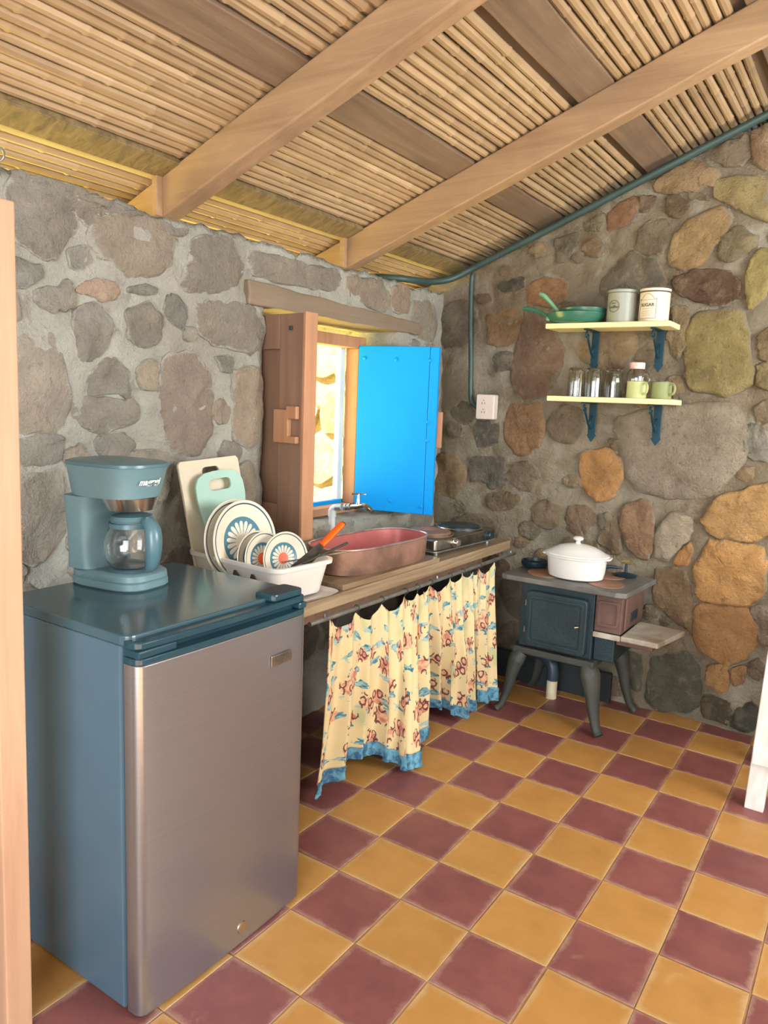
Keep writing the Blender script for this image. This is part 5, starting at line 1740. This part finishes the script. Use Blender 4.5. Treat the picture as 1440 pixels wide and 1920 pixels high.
# tumblers, upside down
for lab, gx, gy_ in (('leftmost fluted glass tumbler on the lower shelf', -.420, 1.640), ('middle fluted glass tumbler on the lower shelf', -.340, 1.632), ('fluted glass tumbler beside the glass jar', -.258, 1.636)):
    gt = thing('glass_tumbler', lab, 'glass', (gx, gy_, Z2), group='tumblers on the lower shelf')
    MB().lathe([(.0355, 0), (.037, .001), (.0355, .06), (.0325, .118), (.030, .122), (0, .122), (0, .112), (.027, .112), (.030, .108), (.0330, .06), (.0345, 0.0005)], 48, flute=.022, nfl=12, close=False).build('glass', 'glass_smoke', gt, smooth=True)

# jar mug with pink lid
jr = thing('jar_mug', 'glass handled jar with a pink lid on the lower shelf', 'jar', (-.176, 1.676, Z2))
jr.scale = (.86, .86, 1.0)
MB().lathe([(0, 0), (.042, 0), (.046, .005), (.047, .09), (.043, .108), (.032, .120), (.031, .134), (.028, .134), (.0285, .119), (.040, .105), (.0435, .09), (.0425, .008), (.04, .005), (0, .005)], 48, flute=.012, nfl=16).build('glass', 'glass', jr, smooth=True)
MB().lathe([(.034, .1342 - .012), (.0355, .1342 - .012), (.0365, .146), (.033, .149), (0, .149), (0, .1345), (.034, .1345)], 40, flute=.012, nfl=20).build('lid', 'pink', jr, smooth=True)
MB().tube(catmull([(.040, -.012, .100), (.062, -.022, .098), (.068, -.025, .07), (.060, -.020, .040), (.042, -.012, .032)], 6), .0055, 10).build('handle', 'glass', jr, smooth=True)
for lab, mx, my, mt, an in (('pale green enamel mug in front of the glass jar', -.150, 1.603, 'mug_green', -38), ('sage green enamel mug at the end of the lower shelf', -.058, 1.628, 'mug_green2', -28)):
    mg = thing('mug', lab, 'mug', (mx, my, Z2), (0, 0, math.radians(an)), 'green enamel mugs')
    R = .040
    MB().lathe([(0, 0), (R - .003, 0), (R, .004), (R, .066), (R + .0012, .0675), (R - .0015, .0680), (R - .0025, .066), (R - .0025, .005), (0, .003)], 40).build('cup', mt, mg, smooth=True)
    MB().lathe([(R - .002, .0682), (R + .0014, .0682), (R + .0014, .070), (R - .002, .070)], 40, close=True).build('rim', 'mug_rim', mg, smooth=True)
    MB().tube(catmull([(R - .002, 0, .058), (R + .016, 0, .060), (R + .027, 0, .046), (R + .022, 0, .024), (R - .002, 0, .016)], 6), .0042, 10, 1.3).build('handle', mt, mg, smooth=True)

# ================================================================== POST, TABLE, HOOK
po = thing('wooden_post', 'pale planed wooden post at the left edge beside the refrigerator', 'post', (-.635, -.825, 0))
MB().prism([(-.05, -.028), (.042, -.028), (.042, .026), (-.05, .026)], lambda u, v, t: (u + .028 * (t / 1.62), v, t), 0, 1.622).build('board', 'post', po, bevel=0.003)
for zz in (.28, .72, 1.02, 1.585):
    nl = MB().lathe([(0, 0), (.005, 0), (.004, .0015), (0, .002)], 10).build('nail_head', 'iron_leg', po, smooth=True)
    nl.location = (.02 + .028 * zz / 1.62, -.028, zz); nl.rotation_euler = (math.pi / 2, 0, 0)

tb_ = thing('side_table', 'white painted wooden table leg and rail at the right edge', 'table', (.80, 1.30, 0))
L = Vector(tb_.location)
for lx_, ly_ in ((.467, 1.092), (1.07, 1.092), (.467, 1.46), (1.07, 1.46)):
    MB().prism([(0, 0), (.058, 0), (.058, .040), (0, .040)], lambda u, v, t: (u + lx_ - L.x + .030 * t, v + ly_ - L.y, t), 0, .700).build('leg', 'white_paint', tb_, bevel=0.003)
MB().span((.4755 - L.x, 1.0795 - L.y, .165), (1.12 - L.x, 1.0915 - L.y, .212)).build('rail', 'white_paint', tb_, bevel=0.002)
for k_ in range(4):
    MB().span((.494 - L.x, 1.085 + k_ * .108 - L.y, .7005), (1.17 - L.x, 1.190 + k_ * .108 - L.y, .722)).build('top_board', 'white_paint', tb_, bevel=0.002)

hk_ = thing('wall_hook', 'small metal ring hook under the eaves at the left', 'hook', (-1.135, -.500, 1.842))
MB().tube([(.014 * math.cos(a) * .6, .014 * math.sin(a), .018 + .014 * math.cos(a)) for a in [2 * math.pi * i / 20 for i in range(20)]] + [(.0084, 0, .032)], .003, 8).build('ring', 'galv', hk_, smooth=True)
MB().tube([(0, 0, -.03), (0, 0, .006)], .004, 8).build('shank', 'galv', hk_, smooth=True)
